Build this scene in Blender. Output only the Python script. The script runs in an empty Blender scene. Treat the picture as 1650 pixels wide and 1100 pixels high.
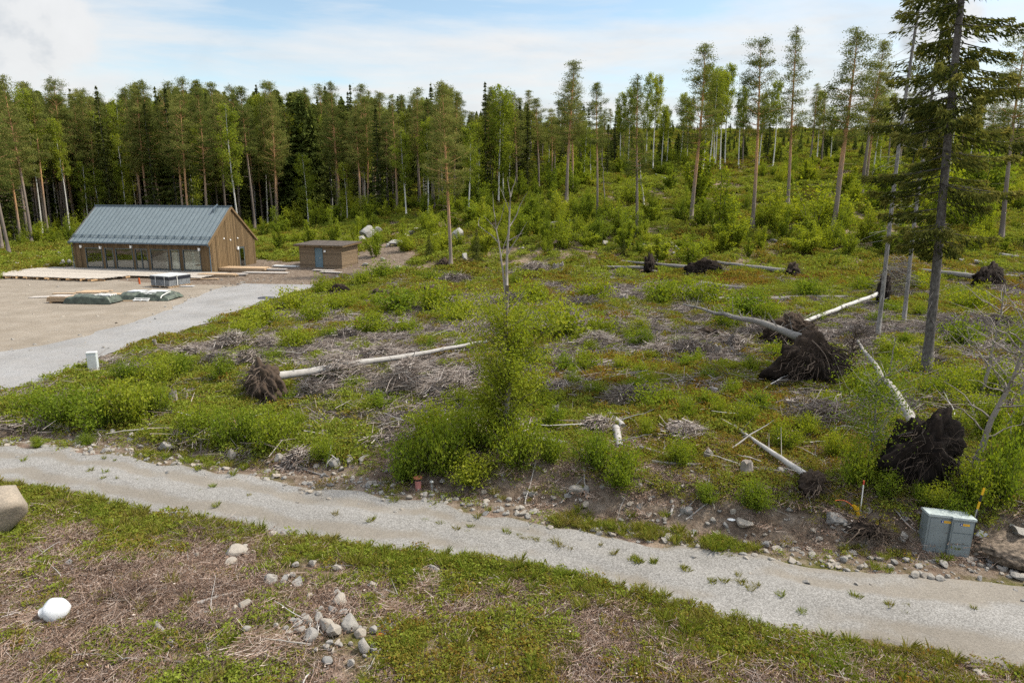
import bpy, math
import numpy as np
from mathutils import Vector, Matrix
rng = np.random.default_rng(11)
sc = bpy.context.scene
COL = sc.collection
PI = math.pi

# ------------------------------------------------------------------ camera maths
F, CX, CY = 1100.0, 825.0, 550.0            # pixels of the 1650 x 1100 photograph
PITCH, CAMZ = 0.218, 8.047
CP, SP = math.cos(PITCH), math.sin(PITCH)

def raydir(px, py):
    a = (px - CX) / F; b = -(py - CY) / F
    return np.array([a, CP + b * SP, -SP + b * CP])

def plane(px, py, z=0.0):
    d = raydir(px, py); t = (z - CAMZ) / d[2]
    return d[0] * t, d[1] * t

def proj(p):
    p = np.atleast_2d(p); z = p[:, 2] - CAMZ
    d = p[:, 1] * CP - z * SP; u = p[:, 1] * SP + z * CP
    d = np.where(d < 0.5, 0.5, d)
    return CX + F * p[:, 0] / d, CY - F * u / d, d

# ------------------------------------------------------------------ noise
def _hash(i, j, s):
    h = (i * 374761393 + j * 668265263 + s * 974634769) & 0xFFFFFFFF
    h = ((h ^ (h >> 13)) * 1274126177) & 0xFFFFFFFF
    return ((h ^ (h >> 16)) & 0xFFFF) / 65535.0

def vnoise(x, y, s=0):
    x = np.asarray(x, float); y = np.asarray(y, float)
    i = np.floor(x).astype(np.int64); j = np.floor(y).astype(np.int64)
    u = x - i; v = y - j
    u = u * u * (3 - 2 * u); v = v * v * (3 - 2 * v)
    a = _hash(i, j, s); b = _hash(i + 1, j, s); c = _hash(i, j + 1, s); d = _hash(i + 1, j + 1, s)
    return (a * (1 - u) + b * u) * (1 - v) + (c * (1 - u) + d * u) * v

def fbm(x, y, s=0, o=4):
    r = 0; a = 0.5; t = 0
    for k in range(o):
        r = r + a * vnoise(x * 2 ** k, y * 2 ** k, s + k * 17); t += a; a *= 0.5
    return r / t

def sstep(a, b, x):
    t = np.clip((x - a) / (b - a), 0, 1)
    return t * t * (3 - 2 * t)

# ------------------------------------------------------------------ plan of the place
NEARPX = [(0,778),(100,793),(200,815),(300,835),(420,853),(520,870),(620,885),(720,895),(820,905),(900,920),(980,940),
          (1060,960),(1130,983),(1200,1003),(1300,1023),(1400,1038),(1500,1055),(1650,1080)]
FARPX = [(0,716),(100,722),(200,735),(300,752),(400,770),(500,785),(600,800),(700,812),(800,832),(900,848),(1000,866),
         (1100,880),(1200,895),(1300,908),(1400,920),(1500,930),(1600,940),(1650,942)]
NEAR = np.array([plane(*p) for p in NEARPX]); FAR = np.array([plane(*p) for p in FARPX])

def ex_interp(x, T):
    x = np.asarray(x, float)
    y = np.interp(x, T[:, 0], T[:, 1])
    y = np.where(x < T[0, 0], T[0, 1] + (x - T[0, 0]) * -0.10, y)
    return np.where(x > T[-1, 0], T[-1, 1] + (x - T[-1, 0]) * -0.28, y)
yn = lambda x: ex_interp(x, NEAR)
yf = lambda x: ex_interp(x, FAR)

DRIVE = [(-260,618),(-120,590),(0,568),(60,558),(140,541),(210,522),(255,507),(300,485),(345,468),(400,456),(450,447),(480,442),(540,440),
         (592,438),(565,447),(515,457),(492,468),(440,484),(400,497),(320,527),(230,553),(150,583),(60,616),(0,634),(-120,672),(-260,720)]
YARD = [(-300,640),(-260,618),(-120,590),(0,568),(60,558),(140,541),(210,522),(255,507),(300,485),(345,468),(400,456),(450,447),(480,442),
        (470,432),(440,428),(415,426),(300,428),(130,428),(60,438),(20,446),(0,452),(-120,462),(-300,476)]
STONY = [(470,432),(480,442),(540,440),(592,438),(570,449),(600,447),(640,440),(652,430),(640,420),(610,418),(575,426),(540,428)]
STRIP = [(930,408),(930,392),(1000,386),(1080,384),(1180,380),(1260,388),(1300,398),(1260,410),(1120,412),(1040,405)]
W = lambda poly: np.array([plane(*p) for p in poly])
DRIVEW, YARDW, STONYW = W(DRIVE), W(YARD), W(STONY)

def sdf(x, y, poly):
    x = np.asarray(x, float); y = np.asarray(y, float)
    d = np.full(x.shape, 1e9); ins = np.zeros(x.shape, bool)
    n = len(poly)
    for i in range(n):
        ax, ay = poly[i]; bx, by = poly[(i + 1) % n]
        ex, ey = bx - ax, by - ay
        t = np.clip(((x - ax) * ex + (y - ay) * ey) / (ex * ex + ey * ey), 0, 1)
        d = np.minimum(d, np.hypot(x - ax - t * ex, y - ay - t * ey))
        c = ((ay > y) != (by > y))
        with np.errstate(divide='ignore', invalid='ignore'):
            xi = (bx - ax) * (y - ay) / (by - ay if by != ay else 1e-9) + ax
        ins ^= c & (x < xi)
    return np.where(ins, -d, d)

def bankh(x):
    return np.interp(x, [-60, -16, -9, -4, 1, 5, 11, 30, 60], [0, .08, .25, .4, .7, .95, 1.05, 1.0, .8])

def flatmask(x, y):
    m = 1 - sstep(0.1, 1.2, np.maximum(yn(x) - y, y - yf(x)))
    m = np.maximum(m, 1 - sstep(0.2, 2.5, sdf(x, y, YARDW)))
    m = np.maximum(m, 1 - sstep(0.2, 1.5, sdf(x, y, DRIVEW)))
    m = np.maximum(m, 0.7 * (1 - sstep(0.0, 2.5, sdf(x, y, STONYW))))
    return m

def H(x, y):
    x = np.asarray(x, float); y = np.asarray(y, float)
    L = sstep(-46, 12, x + 0.06 * (y - 70))
    yy = np.clip(y, 0, 165)
    q = np.maximum(yy - 56, 0)
    R = 0.155 * q * q / (q + 14) + 0.0005 * q * q
    R = R + 0.022 * np.clip(y - 165, 0, 400)
    z = L * R
    fl = flatmask(x, y)
    t = y - yf(x)
    b = bankh(x) * sstep(0.7, 2.7 + 0.6 * (vnoise(x * .6, x * .1, 5) - .5), t) * (1 - .7 * sstep(8, 34, t))
    b = b - 0.12 * np.exp(-((t - 0.9) / 0.5) ** 2)
    t2 = yn(x) - y
    b = b + 0.3 * sstep(0.3, 4, t2)
    far = sstep(45, 75, y)
    m = (fbm(x / 5.5, y / 5.5, 3, 3) - .5) * (0.55 + 0.7 * far) + (fbm(x / 1.5, y / 1.5, 9, 2) - .5) * 0.22
    m = m * (1 - sstep(300, 600, y))
    return z + (b + m) * (1 - fl)

_T = np.concatenate([np.linspace(5, 80, 1500), np.linspace(80.2, 420, 1400)])
def ground(px, py):
    d = raydir(px, py); d = d / np.linalg.norm(d)
    x, y, z = d[0] * _T, d[1] * _T, CAMZ + d[2] * _T
    h = H(x, y) - z
    k = np.argmax(h > 0)
    if h[k] <= 0: k = len(_T) - 1
    a = 0.0 if k == 0 else h[k - 1] / (h[k - 1] - h[k])
    t = _T[k - 1] + a * (_T[k] - _T[k - 1])
    xx, yy = d[0] * t, d[1] * t
    return np.array([xx, yy, float(H(xx, yy))])

def at_dist(px, y):
    """a ground point seen in column px at distance y"""
    z = 0.0
    for _ in range(4):
        p = np.array([0, y, z]); dd = y * CP - (z - CAMZ) * SP
        x = (px - CX) / F * dd
        z = float(H(x, y))
    return np.array([x, y, z])

def mpp(p):
    """metres per photo pixel at a point"""
    return (p[1] * CP - (p[2] - CAMZ) * SP) / F

def height_to(p, py):
    """height of an upright thing on p whose top reaches row py"""
    b = -(py - CY) / F
    # z such that u/d = b
    y = p[1]
    z = (b * y * CP - y * SP) / (CP + b * SP)
    return CAMZ + z - p[2]

# ------------------------------------------------------------------ mesh building
class MB:
    def __init__(s): s.V = []; s.F = []; s.M = []; s.A = []; s.n = 0
    def add(s, V, Fc, mat=0, v=0.5):
        V = np.asarray(V, np.float32).reshape(-1, 3); Fc = np.asarray(Fc, np.int64)
        s.V.append(V); s.F.append(Fc + s.n); s.M.append(np.full(len(Fc), mat, np.int32))
        s.A.append(np.broadcast_to(np.asarray(v, np.float32), (len(V),)).astype(np.float32)); s.n += len(V)
        return s
    def box(s, lo, hi, mat=0, v=0.5, M=None, bev=0):
        x0, y0, z0 = lo; x1, y1, z1 = hi
        V = np.array([(x0,y0,z0),(x1,y0,z0),(x1,y1,z0),(x0,y1,z0),(x0,y0,z1),(x1,y0,z1),(x1,y1,z1),(x0,y1,z1)], float)
        if M is not None: V = (np.array(M) @ np.c_[V, np.ones(8)].T).T[:, :3]
        return s.add(V, [(0,3,2,1),(4,5,6,7),(0,1,5,4),(1,2,6,5),(2,3,7,6),(3,0,4,7)], mat, v)
    def prism(s, poly, z0, z1, mat=0, v=0.5, M=None):
        n = len(poly)
        V = np.array([(p[0], p[1], z0) for p in poly] + [(p[0], p[1], z1) for p in poly], float)
        if M is not None: V = (np.array(M) @ np.c_[V, np.ones(2 * n)].T).T[:, :3]
        s.add(V, [(i, (i + 1) % n, n + (i + 1) % n, n + i) for i in range(n)], mat, v)
        k = s.n - 2 * n
        s.V.append(np.zeros((0, 3), np.float32)); s.A.append(np.zeros(0, np.float32))
        s.F.append(np.array([list(range(n))[::-1]]) + k); s.M.append(np.array([mat], np.int32))
        s.F.append(np.array([list(range(n, 2 * n))]) + k); s.M.append(np.array([mat], np.int32))
        return s
    def tube(s, pts, rad, n=7, mat=0, v=0.5, cap=True, wob=0.0, rg=None):
        P = np.asarray(pts, float); k = len(P)
        r = np.broadcast_to(np.asarray(rad, float), (k,))
        T = np.gradient(P, axis=0); T /= np.linalg.norm(T, axis=1)[:, None] + 1e-9
        ref = np.array([0, 0, 1.0]) if abs(T[:, 2]).mean() < 0.8 else np.array([1.0, 0, 0])
        A = np.cross(T, ref); A /= np.linalg.norm(A, axis=1)[:, None] + 1e-9
        B = np.cross(T, A)
        a = np.arange(n) * 2 * PI / n
        rr = r[:, None] * np.ones(n)
        if wob: rr = rr * (1 + wob * ((rg or rng).random((k, n)) - .5))
        V = P[:, None, :] + rr[..., None] * (np.cos(a)[None, :, None] * A[:, None, :] + np.sin(a)[None, :, None] * B[:, None, :])
        i = np.arange(k - 1)[:, None] * n; j = np.arange(n)[None, :]; j2 = (j + 1) % n
        Fc = np.stack([i + j, i + j2, i + n + j2, i + n + j], -1).reshape(-1, 4)
        vv = np.repeat(np.broadcast_to(np.asarray(v, float), (k,)), n)
        s.add(V.reshape(-1, 3), Fc, mat, vv)
        if cap:
            b = s.n - k * n
            s.F.append(np.array([list(range(n))]) + b); s.M.append(np.array([mat], np.int32))
            s.F.append(np.array([list(range((k - 1) * n, k * n))[::-1]]) + b); s.M.append(np.array([mat], np.int32))
            s.V.append(np.zeros((0, 3), np.float32)); s.A.append(np.zeros(0, np.float32))
        return s
    def sticks(s, P0, P1, r0, r1, n=3, mat=0, v=0.5):
        P0 = np.asarray(P0, float); P1 = np.asarray(P1, float); N = len(P0)
        T = P1 - P0; T /= np.linalg.norm(T, axis=1)[:, None] + 1e-9
        ref = np.where(np.abs(T[:, 2:3]) < 0.8, [[0, 0, 1.0]], [[1.0, 0, 0]])
        A = np.cross(T, ref); A /= np.linalg.norm(A, axis=1)[:, None] + 1e-9
        B = np.cross(T, A); a = np.arange(n) * 2 * PI / n
        ring = np.cos(a)[None, :, None] * A[:, None, :] + np.sin(a)[None, :, None] * B[:, None, :]
        r0 = np.broadcast_to(r0, (N,)); r1 = np.broadcast_to(r1, (N,))
        V = np.concatenate([P0[:, None] + ring * r0[:, None, None], P1[:, None] + ring * r1[:, None, None]], 1)
        b = np.arange(N)[:, None, None] * 2 * n
        j = np.arange(n); q = np.stack([j, (j + 1) % n, n + (j + 1) % n, n + j], -1)[None]
        vv = np.repeat(np.broadcast_to(np.asarray(v, float), (N,)), 2 * n)
        return s.add(V.reshape(-1, 3), (b + q).reshape(-1, 4), mat, vv)
    def leaves(s, C, L, Wd, mat=0, v=None, up=0.0, dirs=None, rg=None):
        g = rg or rng; C = np.asarray(C, float); N = len(C)
        T = g.normal(size=(N, 3)) if dirs is None else np.asarray(dirs, float) + 0.35 * g.normal(size=(N, 3))
        T /= np.linalg.norm(T, axis=1)[:, None] + 1e-9
        Q = g.normal(size=(N, 3)); Q[:, 2] += up
        B = np.cross(T, Q); B /= np.linalg.norm(B, axis=1)[:, None] + 1e-9
        L = np.broadcast_to(L, (N,))[:, None] * .5; Wd = np.broadcast_to(Wd, (N,))[:, None] * .5
        V = np.stack([C - T * L, C + B * Wd, C + T * L, C - B * Wd], 1)
        if v is None: v = g.random(N)
        return s.add(V.reshape(-1, 3), np.arange(N * 4).reshape(N, 4), mat, np.repeat(np.broadcast_to(v, (N,)), 4))
    def mesh(s, name, mats, smooth=False):
        V = np.concatenate(s.V); A = np.concatenate(s.A)
        me = bpy.data.meshes.new(name)
        cnt = np.concatenate([np.full(len(f), f.shape[1]) for f in s.F])
        loops = np.concatenate([f.ravel() for f in s.F]).astype(np.int32)
        me.vertices.add(len(V)); me.vertices.foreach_set('co', V.ravel())
        me.loops.add(len(loops)); me.loops.foreach_set('vertex_index', loops)
        me.polygons.add(len(cnt))
        me.polygons.foreach_set('loop_start', np.concatenate([[0], np.cumsum(cnt)[:-1]]).astype(np.int32))
        if len(s.M): me.polygons.foreach_set('material_index', np.concatenate(s.M))
        for m in (mats if isinstance(mats, (list, tuple)) else [mats]): me.materials.append(m)
        me.update(calc_edges=True)
        at = me.attributes.new('v', 'FLOAT', 'POINT'); at.data.foreach_set('value', A)
        me.polygons.foreach_set('use_smooth', np.full(len(cnt), bool(smooth)))
        return me
    def build(s, name, mats, parent=None, smooth=False, loc=None, link=True):
        o = bpy.data.objects.new(name, s.mesh(name, mats, smooth))
        if link: COL.objects.link(o)
        if parent is not None: o.parent = parent
        if loc is not None: o.location = loc
        return o

def tag(o, label, cat, group=None, kind=None):
    if label: o['label'] = label
    if cat: o['category'] = cat
    if group: o['group'] = group
    if kind: o['kind'] = kind
    return o

def thing(name, label, cat, loc=(0, 0, 0), rz=0.0, group=None):
    o = bpy.data.objects.new(name, None); COL.objects.link(o)
    o.location = loc; o.rotation_euler = (0, 0, rz); o.empty_display_size = 0.2
    return tag(o, label, cat, group)

def dup(root, loc, rz=0.0, scale=(1, 1, 1)):
    r = root.copy(); COL.objects.link(r); r.location = loc; r.rotation_euler = (0, 0, rz); r.scale = scale
    for ch in list(root.children):
        c = ch.copy(); COL.objects.link(c); c.parent = r
        for g in ch.children:
            d = g.copy(); COL.objects.link(d); d.parent = c
    return r

def ico(sub=3):
    import bmesh
    bm = bmesh.new(); bmesh.ops.create_icosphere(bm, subdivisions=sub, radius=1)
    V = np.array([v.co[:] for v in bm.verts]); Fc = np.array([[v.index for v in f.verts] for f in bm.faces]); bm.free()
    return V, Fc

def n3(P, f, s):
    return (vnoise(P[:, 0] * f + 9.1, P[:, 1] * f + P[:, 2] * f * .7 + 3.3, s) + vnoise(P[:, 1] * f - 4.7, P[:, 2] * f + P[:, 0] * f * .6, s + 5)) * .5

ORD = ['first','second','third','fourth','fifth','sixth','seventh','eighth','ninth','tenth','eleventh','twelfth','thirteenth','fourteenth',
       'fifteenth','sixteenth','seventeenth','eighteenth','nineteenth']
TENS = {2:'twent',3:'thirt',4:'fort',5:'fift',6:'sixt',7:'sevent',8:'eight',9:'ninet'}
def ordinal(k):
    if k < 19: return ORD[k]
    n = k + 1
    if n > 99: return 'last'
    return TENS[n // 10] + 'ieth' if n % 10 == 0 else TENS[n // 10] + 'y-' + ORD[n % 10 - 1]

# ------------------------------------------------------------------ materials
class NT:
    def __init__(s, m):
        m.use_nodes = True; s.t = m.node_tree; s.t.nodes.clear(); s.m = m
    def n(s, typ, ins=None, **kw):
        nd = s.t.nodes.new(typ)
        for k, v in kw.items(): setattr(nd, k, v)
        for k, v in (ins or {}).items(): s.set(nd, k, v)
        return nd
    def set(s, nd, k, v):
        sock = nd.inputs[k]
        if hasattr(v, 'is_output') or isinstance(v, bpy.types.NodeSocket): s.t.links.new(v, sock)
        elif isinstance(v, bpy.types.Node): s.t.links.new(v.outputs[0], sock)
        else: sock.default_value = v
    def ramp(s, fac, stops, interp='LINEAR'):
        nd = s.n('ShaderNodeValToRGB', {'Fac': fac}); cr = nd.color_ramp; cr.interpolation = interp
        while len(cr.elements) < len(stops): cr.elements.new(0.5)
        for e, (p, c) in zip(cr.elements, stops):
            e.position = p; e.color = (*c, 1) if len(c) == 3 else c
        return nd.outputs[0]
    def math(s, op, a, b=None, c=None, clamp=False):
        nd = s.n('ShaderNodeMath', operation=op, use_clamp=clamp); s.set(nd, 0, a)
        if b is not None: s.set(nd, 1, b)
        if c is not None: s.set(nd, 2, c)
        return nd.outputs[0]
    def mix(s, f, a, b, blend='MIX'):
        nd = s.n('ShaderNodeMix', data_type='RGBA', blend_type=blend)
        s.set(nd, 0, f); s.set(nd, 6, a if not isinstance(a, tuple) else (*a[:3], 1)); s.set(nd, 7, b if not isinstance(b, tuple) else (*b[:3], 1))
        return nd.outputs[2]
    def noise(s, vec, scale, detail=3, rough=.55, dist=0, dim='3D'):
        nd = s.n('ShaderNodeTexNoise', {'Scale': scale, 'Detail': detail, 'Roughness': rough, 'Distortion': dist}, noise_dimensions=dim)
        if vec is not None: s.set(nd, 'Vector', vec)
        return nd.outputs[0]
    def attr(s, name, typ='GEOMETRY'):
        return s.n('ShaderNodeAttribute', attribute_name=name, attribute_type=typ).outputs['Fac']
    def out(s, sh, disp=None):
        o = s.n('ShaderNodeOutputMaterial'); s.set(o, 'Surface', sh); return s.m

def col3(c): return (*c, 1)

def mat_leaf(name, stops, inst=False, trans=0.35, wv=0.5, size=None):
    N = NT(bpy.data.materials.new(name))
    v = N.attr('v')
    r = N.attr('tint', 'INSTANCER') if inst else N.n('ShaderNodeObjectInfo').outputs['Random']
    f = N.math('MULTIPLY_ADD', v, wv, N.math('MULTIPLY', r, 1 - wv))
    c = N.ramp(f, stops)
    d = N.n('ShaderNodeBsdfDiffuse', {'Color': c})
    tc = N.n('ShaderNodeHueSaturation', {'Hue': 0.49, 'Saturation': 1.1, 'Value': 1.25, 'Color': c})
    t = N.n('ShaderNodeBsdfTranslucent', {'Color': tc})
    mx = N.n('ShaderNodeMixShader', {0: trans, 1: d, 2: t})
    return N.out(mx)

def mat_simple(name, c, rough=.7, metal=0.0, var=0.12, scale=6.0, bump=0.0, spec=.3, coord='Object'):
    N = NT(bpy.data.materials.new(name))
    tc = N.n('ShaderNodeTexCoord').outputs[coord]
    nz = N.noise(tc, scale, 4)
    lo = tuple(x * (1 - var * 1.6) for x in c); hi = tuple(min(1, x * (1 + var * 1.6)) for x in c)
    cc = N.ramp(nz, [(.3, lo), (.7, hi)])
    p = N.n('ShaderNodeBsdfPrincipled', {'Base Color': cc, 'Roughness': rough, 'Metallic': metal, 'Specular IOR Level': spec})
    if bump:
        b = N.n('ShaderNodeBump', {'Strength': bump, 'Distance': 0.02, 'Height': N.noise(tc, scale * 5, 3)})
        N.set(p, 'Normal', b)
    return N.out(p)

def mat_v(name, stops, rough=.85, nscale=8.0, namt=0.35, bump=.4, spec=.2, stretch=(1, 1, 1), objr=0.0):
    """colour from the mesh's own v value broken up by noise"""
    N = NT(bpy.data.materials.new(name))
    tc = N.n('ShaderNodeTexCoord').outputs['Object']
    mp = N.n('ShaderNodeMapping', {'Vector': tc, 'Scale': stretch})
    nz = N.noise(mp.outputs[0], nscale, 4, .6)
    f = N.math('ADD', N.attr('v'), N.math('MULTIPLY', N.math('SUBTRACT', nz, .5), namt))
    if objr: f = N.math('ADD', f, N.math('MULTIPLY', N.math('SUBTRACT', N.n('ShaderNodeObjectInfo').outputs['Random'], .5), objr))
    c = N.ramp(f, stops)
    p = N.n('ShaderNodeBsdfPrincipled', {'Base Color': c, 'Roughness': rough, 'Specular IOR Level': spec})
    if bump:
        b = N.n('ShaderNodeBump', {'Strength': bump, 'Distance': 0.03, 'Height': nz}); N.set(p, 'Normal', b)
    return N.out(p)

M = {}
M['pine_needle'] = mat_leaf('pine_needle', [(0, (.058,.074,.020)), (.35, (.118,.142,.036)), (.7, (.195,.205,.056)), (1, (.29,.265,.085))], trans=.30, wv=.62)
M['spruce_needle'] = mat_leaf('spruce_needle', [(0, (.03,.043,.013)), (.5, (.075,.094,.024)), (1, (.165,.165,.045))], trans=.25, wv=.7)
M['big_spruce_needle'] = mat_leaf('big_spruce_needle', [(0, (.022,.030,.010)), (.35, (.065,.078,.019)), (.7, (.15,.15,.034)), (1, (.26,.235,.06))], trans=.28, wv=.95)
M['birch_leaf'] = mat_leaf('birch_leaf', [(0, (.115,.15,.024)), (.5, (.215,.26,.036)), (1, (.34,.35,.06))], trans=.45, wv=.55)
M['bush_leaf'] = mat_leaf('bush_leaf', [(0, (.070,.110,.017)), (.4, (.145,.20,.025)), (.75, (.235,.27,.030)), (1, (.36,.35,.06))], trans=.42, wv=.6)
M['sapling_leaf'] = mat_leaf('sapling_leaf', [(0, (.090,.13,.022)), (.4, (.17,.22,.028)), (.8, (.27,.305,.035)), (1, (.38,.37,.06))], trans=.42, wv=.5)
M['cover'] = mat_leaf('cover', [(0, (.20,.095,.028)), (.2, (.215,.135,.030)), (.38, (.205,.175,.036)), (.6, (.175,.20,.032)), (.8, (.19,.24,.036)), (1, (.29,.315,.06))], inst=True, trans=.35, wv=.42)
M['grass'] = mat_leaf('grass_blade', [(0, (.34,.27,.12)), (.35, (.26,.24,.05)), (.7, (.19,.25,.035)), (1, (.26,.30,.05))], inst=True, trans=.35, wv=.4)
M['twig'] = mat_v('twig', [(0, (.085,.052,.036)), (.45, (.215,.14,.10)), (.8, (.34,.255,.205)), (1, (.50,.43,.38))], namt=.25, nscale=3, bump=0)
M['slash'] = mat_v('slash', [(0, (.075,.058,.047)), (.45, (.185,.15,.128)), (.85, (.31,.268,.24)), (1, (.47,.43,.395))], namt=.25, nscale=2, bump=0)
M['pine_bark'] = mat_v('pine_bark', [(0, (.13,.108,.094)), (.30, (.22,.178,.148)), (.50, (.42,.235,.12)), (1, (.48,.265,.125))], namt=.35, nscale=5, stretch=(1,1,.4), objr=.35)
M['spruce_bark'] = mat_v('spruce_bark', [(0, (.040,.034,.030)), (.5, (.095,.085,.077)), (1, (.20,.185,.17))], namt=1.7, nscale=13, stretch=(1,1,.5))
M['pale_bark'] = mat_v('pale_bark', [(0, (.09,.082,.076)), (.5, (.19,.178,.168)), (1, (.34,.32,.30))], namt=1.8, nscale=11, stretch=(1,1,.5))
M['birch_bark'] = mat_v('birch_bark', [(0, (.03,.028,.026)), (.28, (.07,.065,.06)), (.36, (.40,.385,.36)), (1, (.66,.64,.61))], namt=1.0, nscale=3.2, stretch=(1,1,2.2), bump=.1)
M['dead_wood'] = mat_v('dead_wood', [(0, (.10,.085,.072)), (.5, (.20,.172,.15)), (1, (.34,.31,.28))], namt=.6, nscale=5, bump=.3)
M['pale_log'] = mat_v('pale_log', [(0, (.12,.105,.092)), (.4, (.27,.25,.23)), (1, (.46,.44,.42))], namt=.8, nscale=4, bump=.2)
M['grey_log'] = mat_v('grey_log', [(0, (.085,.075,.068)), (.5, (.19,.175,.16)), (1, (.31,.285,.26))], namt=.8, nscale=5, bump=.3)
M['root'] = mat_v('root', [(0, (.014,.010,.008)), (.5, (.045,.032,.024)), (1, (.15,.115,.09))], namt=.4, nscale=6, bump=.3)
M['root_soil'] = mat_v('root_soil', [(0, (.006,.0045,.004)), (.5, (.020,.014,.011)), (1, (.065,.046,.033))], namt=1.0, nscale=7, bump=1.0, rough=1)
M['stem'] = mat_simple('stem', (.11,.085,.065), .9, var=.2)

def mat_rock(name, a, b, c):
    N = NT(bpy.data.materials.new(name))
    tc = N.n('ShaderNodeTexCoord').outputs['Object']; r = N.n('ShaderNodeObjectInfo').outputs['Random']
    ri = N.attr('tint', 'INSTANCER')
    rr = N.math('FRACT', N.math('ADD', r, ri))
    base = N.ramp(rr, [(0, a), (.45, b), (1, c)])
    nz = N.noise(tc, 3.0, 6, .65)
    x = N.mix(N.math('MULTIPLY', nz, .9, clamp=True), base, (.16,.145,.125), 'MIX')
    nz2 = N.noise(tc, 22.0, 4, .7)
    x = N.mix(.75, x, N.ramp(nz2, [(.3, (.55,.55,.55)), (.65, (1.15,1.13,1.1))]), 'MULTIPLY')
    p = N.n('ShaderNodeBsdfPrincipled', {'Base Color': x, 'Roughness': .88, 'Specular IOR Level': .25})
    N.set(p, 'Normal', N.n('ShaderNodeBump', {'Strength': .5, 'Distance': .03, 'Height': N.math('ADD', nz, N.math('MULTIPLY', nz2, .4))}))
    return N.out(p)
M['rock'] = mat_rock('rock', (.24,.245,.255), (.38,.36,.335), (.46,.40,.335))
M['boulder'] = mat_rock('boulder', (.37,.305,.235), (.38,.315,.245), (.40,.33,.26))
M['whiterock'] = mat_rock('whiterock', (.42,.415,.405), (.50,.485,.47), (.42,.39,.35))

def mat_ground():
    N = NT(bpy.data.materials.new('clearcut_ground'))
    tc = N.n('ShaderNodeTexCoord').outputs['Object']
    bare = N.attr('v')
    n1 = N.noise(tc, .55, 5, .6); n2 = N.noise(tc, 3.0, 5, .65); n3_ = N.noise(tc, 17.0, 4, .7)
    lit = N.ramp(n2, [(.25, (.065,.042,.03)), (.42, (.155,.108,.08)), (.62, (.28,.21,.168)), (.8, (.35,.28,.235))])
    moss = N.ramp(n2, [(.25, (.055,.05,.018)), (.5, (.095,.092,.026)), (.75, (.15,.125,.045))])
    veg = N.mix(N.ramp(n1, [(.42, (0,0,0)), (.58, (1,1,1))]), lit, moss)
    soil = N.ramp(n2, [(.25, (.065,.047,.034)), (.45, (.14,.105,.078)), (.68, (.24,.195,.155)), (.9, (.36,.315,.27))])
    bf = N.ramp(N.math('ADD', bare, N.math('MULTIPLY', N.math('SUBTRACT', n2, .5), .8)), [(.4, (0,0,0)), (.6, (1,1,1))])
    c = N.mix(bf, veg, soil)
    c = N.mix(.8, c, N.ramp(n3_, [(.25, (.5,.5,.5)), (.5, (.95,.95,.95)), (.75, (1.35,1.3,1.25))]), 'MULTIPLY')
    p = N.n('ShaderNodeBsdfPrincipled', {'Base Color': c, 'Roughness': .95, 'Specular IOR Level': .1})
    h = N.math('ADD', n2, N.math('MULTIPLY', n3_, .5))
    N.set(p, 'Normal', N.n('ShaderNodeBump', {'Strength': .9, 'Distance': .12, 'Height': h}))
    return N.out(p)
M['ground'] = mat_ground()

def mat_gravel(name, dark, mid, light, tracks=True, dirt=(.30,.265,.225), dirt_amt=.5):
    N = NT(bpy.data.materials.new(name))
    tc = N.n('ShaderNodeTexCoord').outputs['Object']
    n1 = N.noise(tc, .9, 5, .6); n2 = N.noise(tc, 28.0, 3, .75)
    vor = N.n('ShaderNodeTexVoronoi', {'Vector': tc, 'Scale': 42.0, 'Randomness': 1.0})
    vc = N.n('ShaderNodeSeparateColor', {0: vor.outputs['Color']}).outputs[0]
    f = N.math('ADD', N.math('MULTIPLY', vc, .55), N.math('MULTIPLY', n2, .45))
    g = N.ramp(f, [(.2, dark), (.5, mid), (.8, light)])
    dirtc = N.ramp(n2, [(.3, tuple(x * .72 for x in dirt)), (.7, tuple(x * 1.2 for x in dirt))])
    tr = N.attr('v')
    df = N.math('ADD', N.math('MULTIPLY', tr, .9), N.math('MULTIPLY', N.math('SUBTRACT', n1, .5), 1.6))
    df = N.ramp(df, [(.25, (0,0,0)), (.75, (1,1,1))])
    c = N.mix(N.math('MULTIPLY', df, dirt_amt), g, dirtc)
    blot = N.noise(tc, .35, 4, .6)
    c = N.mix(.75, c, N.ramp(blot, [(.3, (.74,.72,.69)), (.7, (1.10,1.09,1.08))]), 'MULTIPLY')
    fine = N.noise(tc, 60.0, 2, .8)
    c = N.mix(.7, c, N.ramp(fine, [(.3, (.62,.62,.62)), (.5, (1,1,1)), (.72, (1.4,1.38,1.35))]), 'MULTIPLY')
    p = N.n('ShaderNodeBsdfPrincipled', {'Base Color': c, 'Roughness': .93, 'Specular IOR Level': .15})
    edge = N.ramp(N.math('ADD', N.math('MULTIPLY_ADD', tr, 1.0, -1.0), N.math('MULTIPLY', N.math('SUBTRACT', N.noise(tc, 4.0, 5, .65), .5), 1.3)), [(.30, (0,0,0)), (.55, (1,1,1))])
    c = N.mix(edge, c, N.ramp(n2, [(.25, (.075,.058,.044)), (.55, (.165,.13,.10)), (.8, (.27,.23,.19))]))
    N.set(p, 'Base Color', c)
    h = N.math('ADD', f, N.math('MULTIPLY', n1, 1.2))
    N.set(p, 'Normal', N.n('ShaderNodeBump', {'Strength': .22, 'Distance': .025, 'Height': h}))
    return N.out(p)
M['road'] = mat_gravel('road_gravel', (.145,.139,.131), (.216,.209,.20), (.30,.292,.282), dirt=(.20,.178,.15), dirt_amt=.8)
M['drive'] = mat_gravel('drive_gravel', (.155,.157,.162), (.245,.243,.245), (.33,.327,.327), dirt=(.275,.262,.25))
M['yard'] = mat_gravel('yard_gravel', (.165,.14,.112), (.245,.212,.175), (.33,.295,.25), dirt=(.22,.185,.145), dirt_amt=.8)

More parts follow.
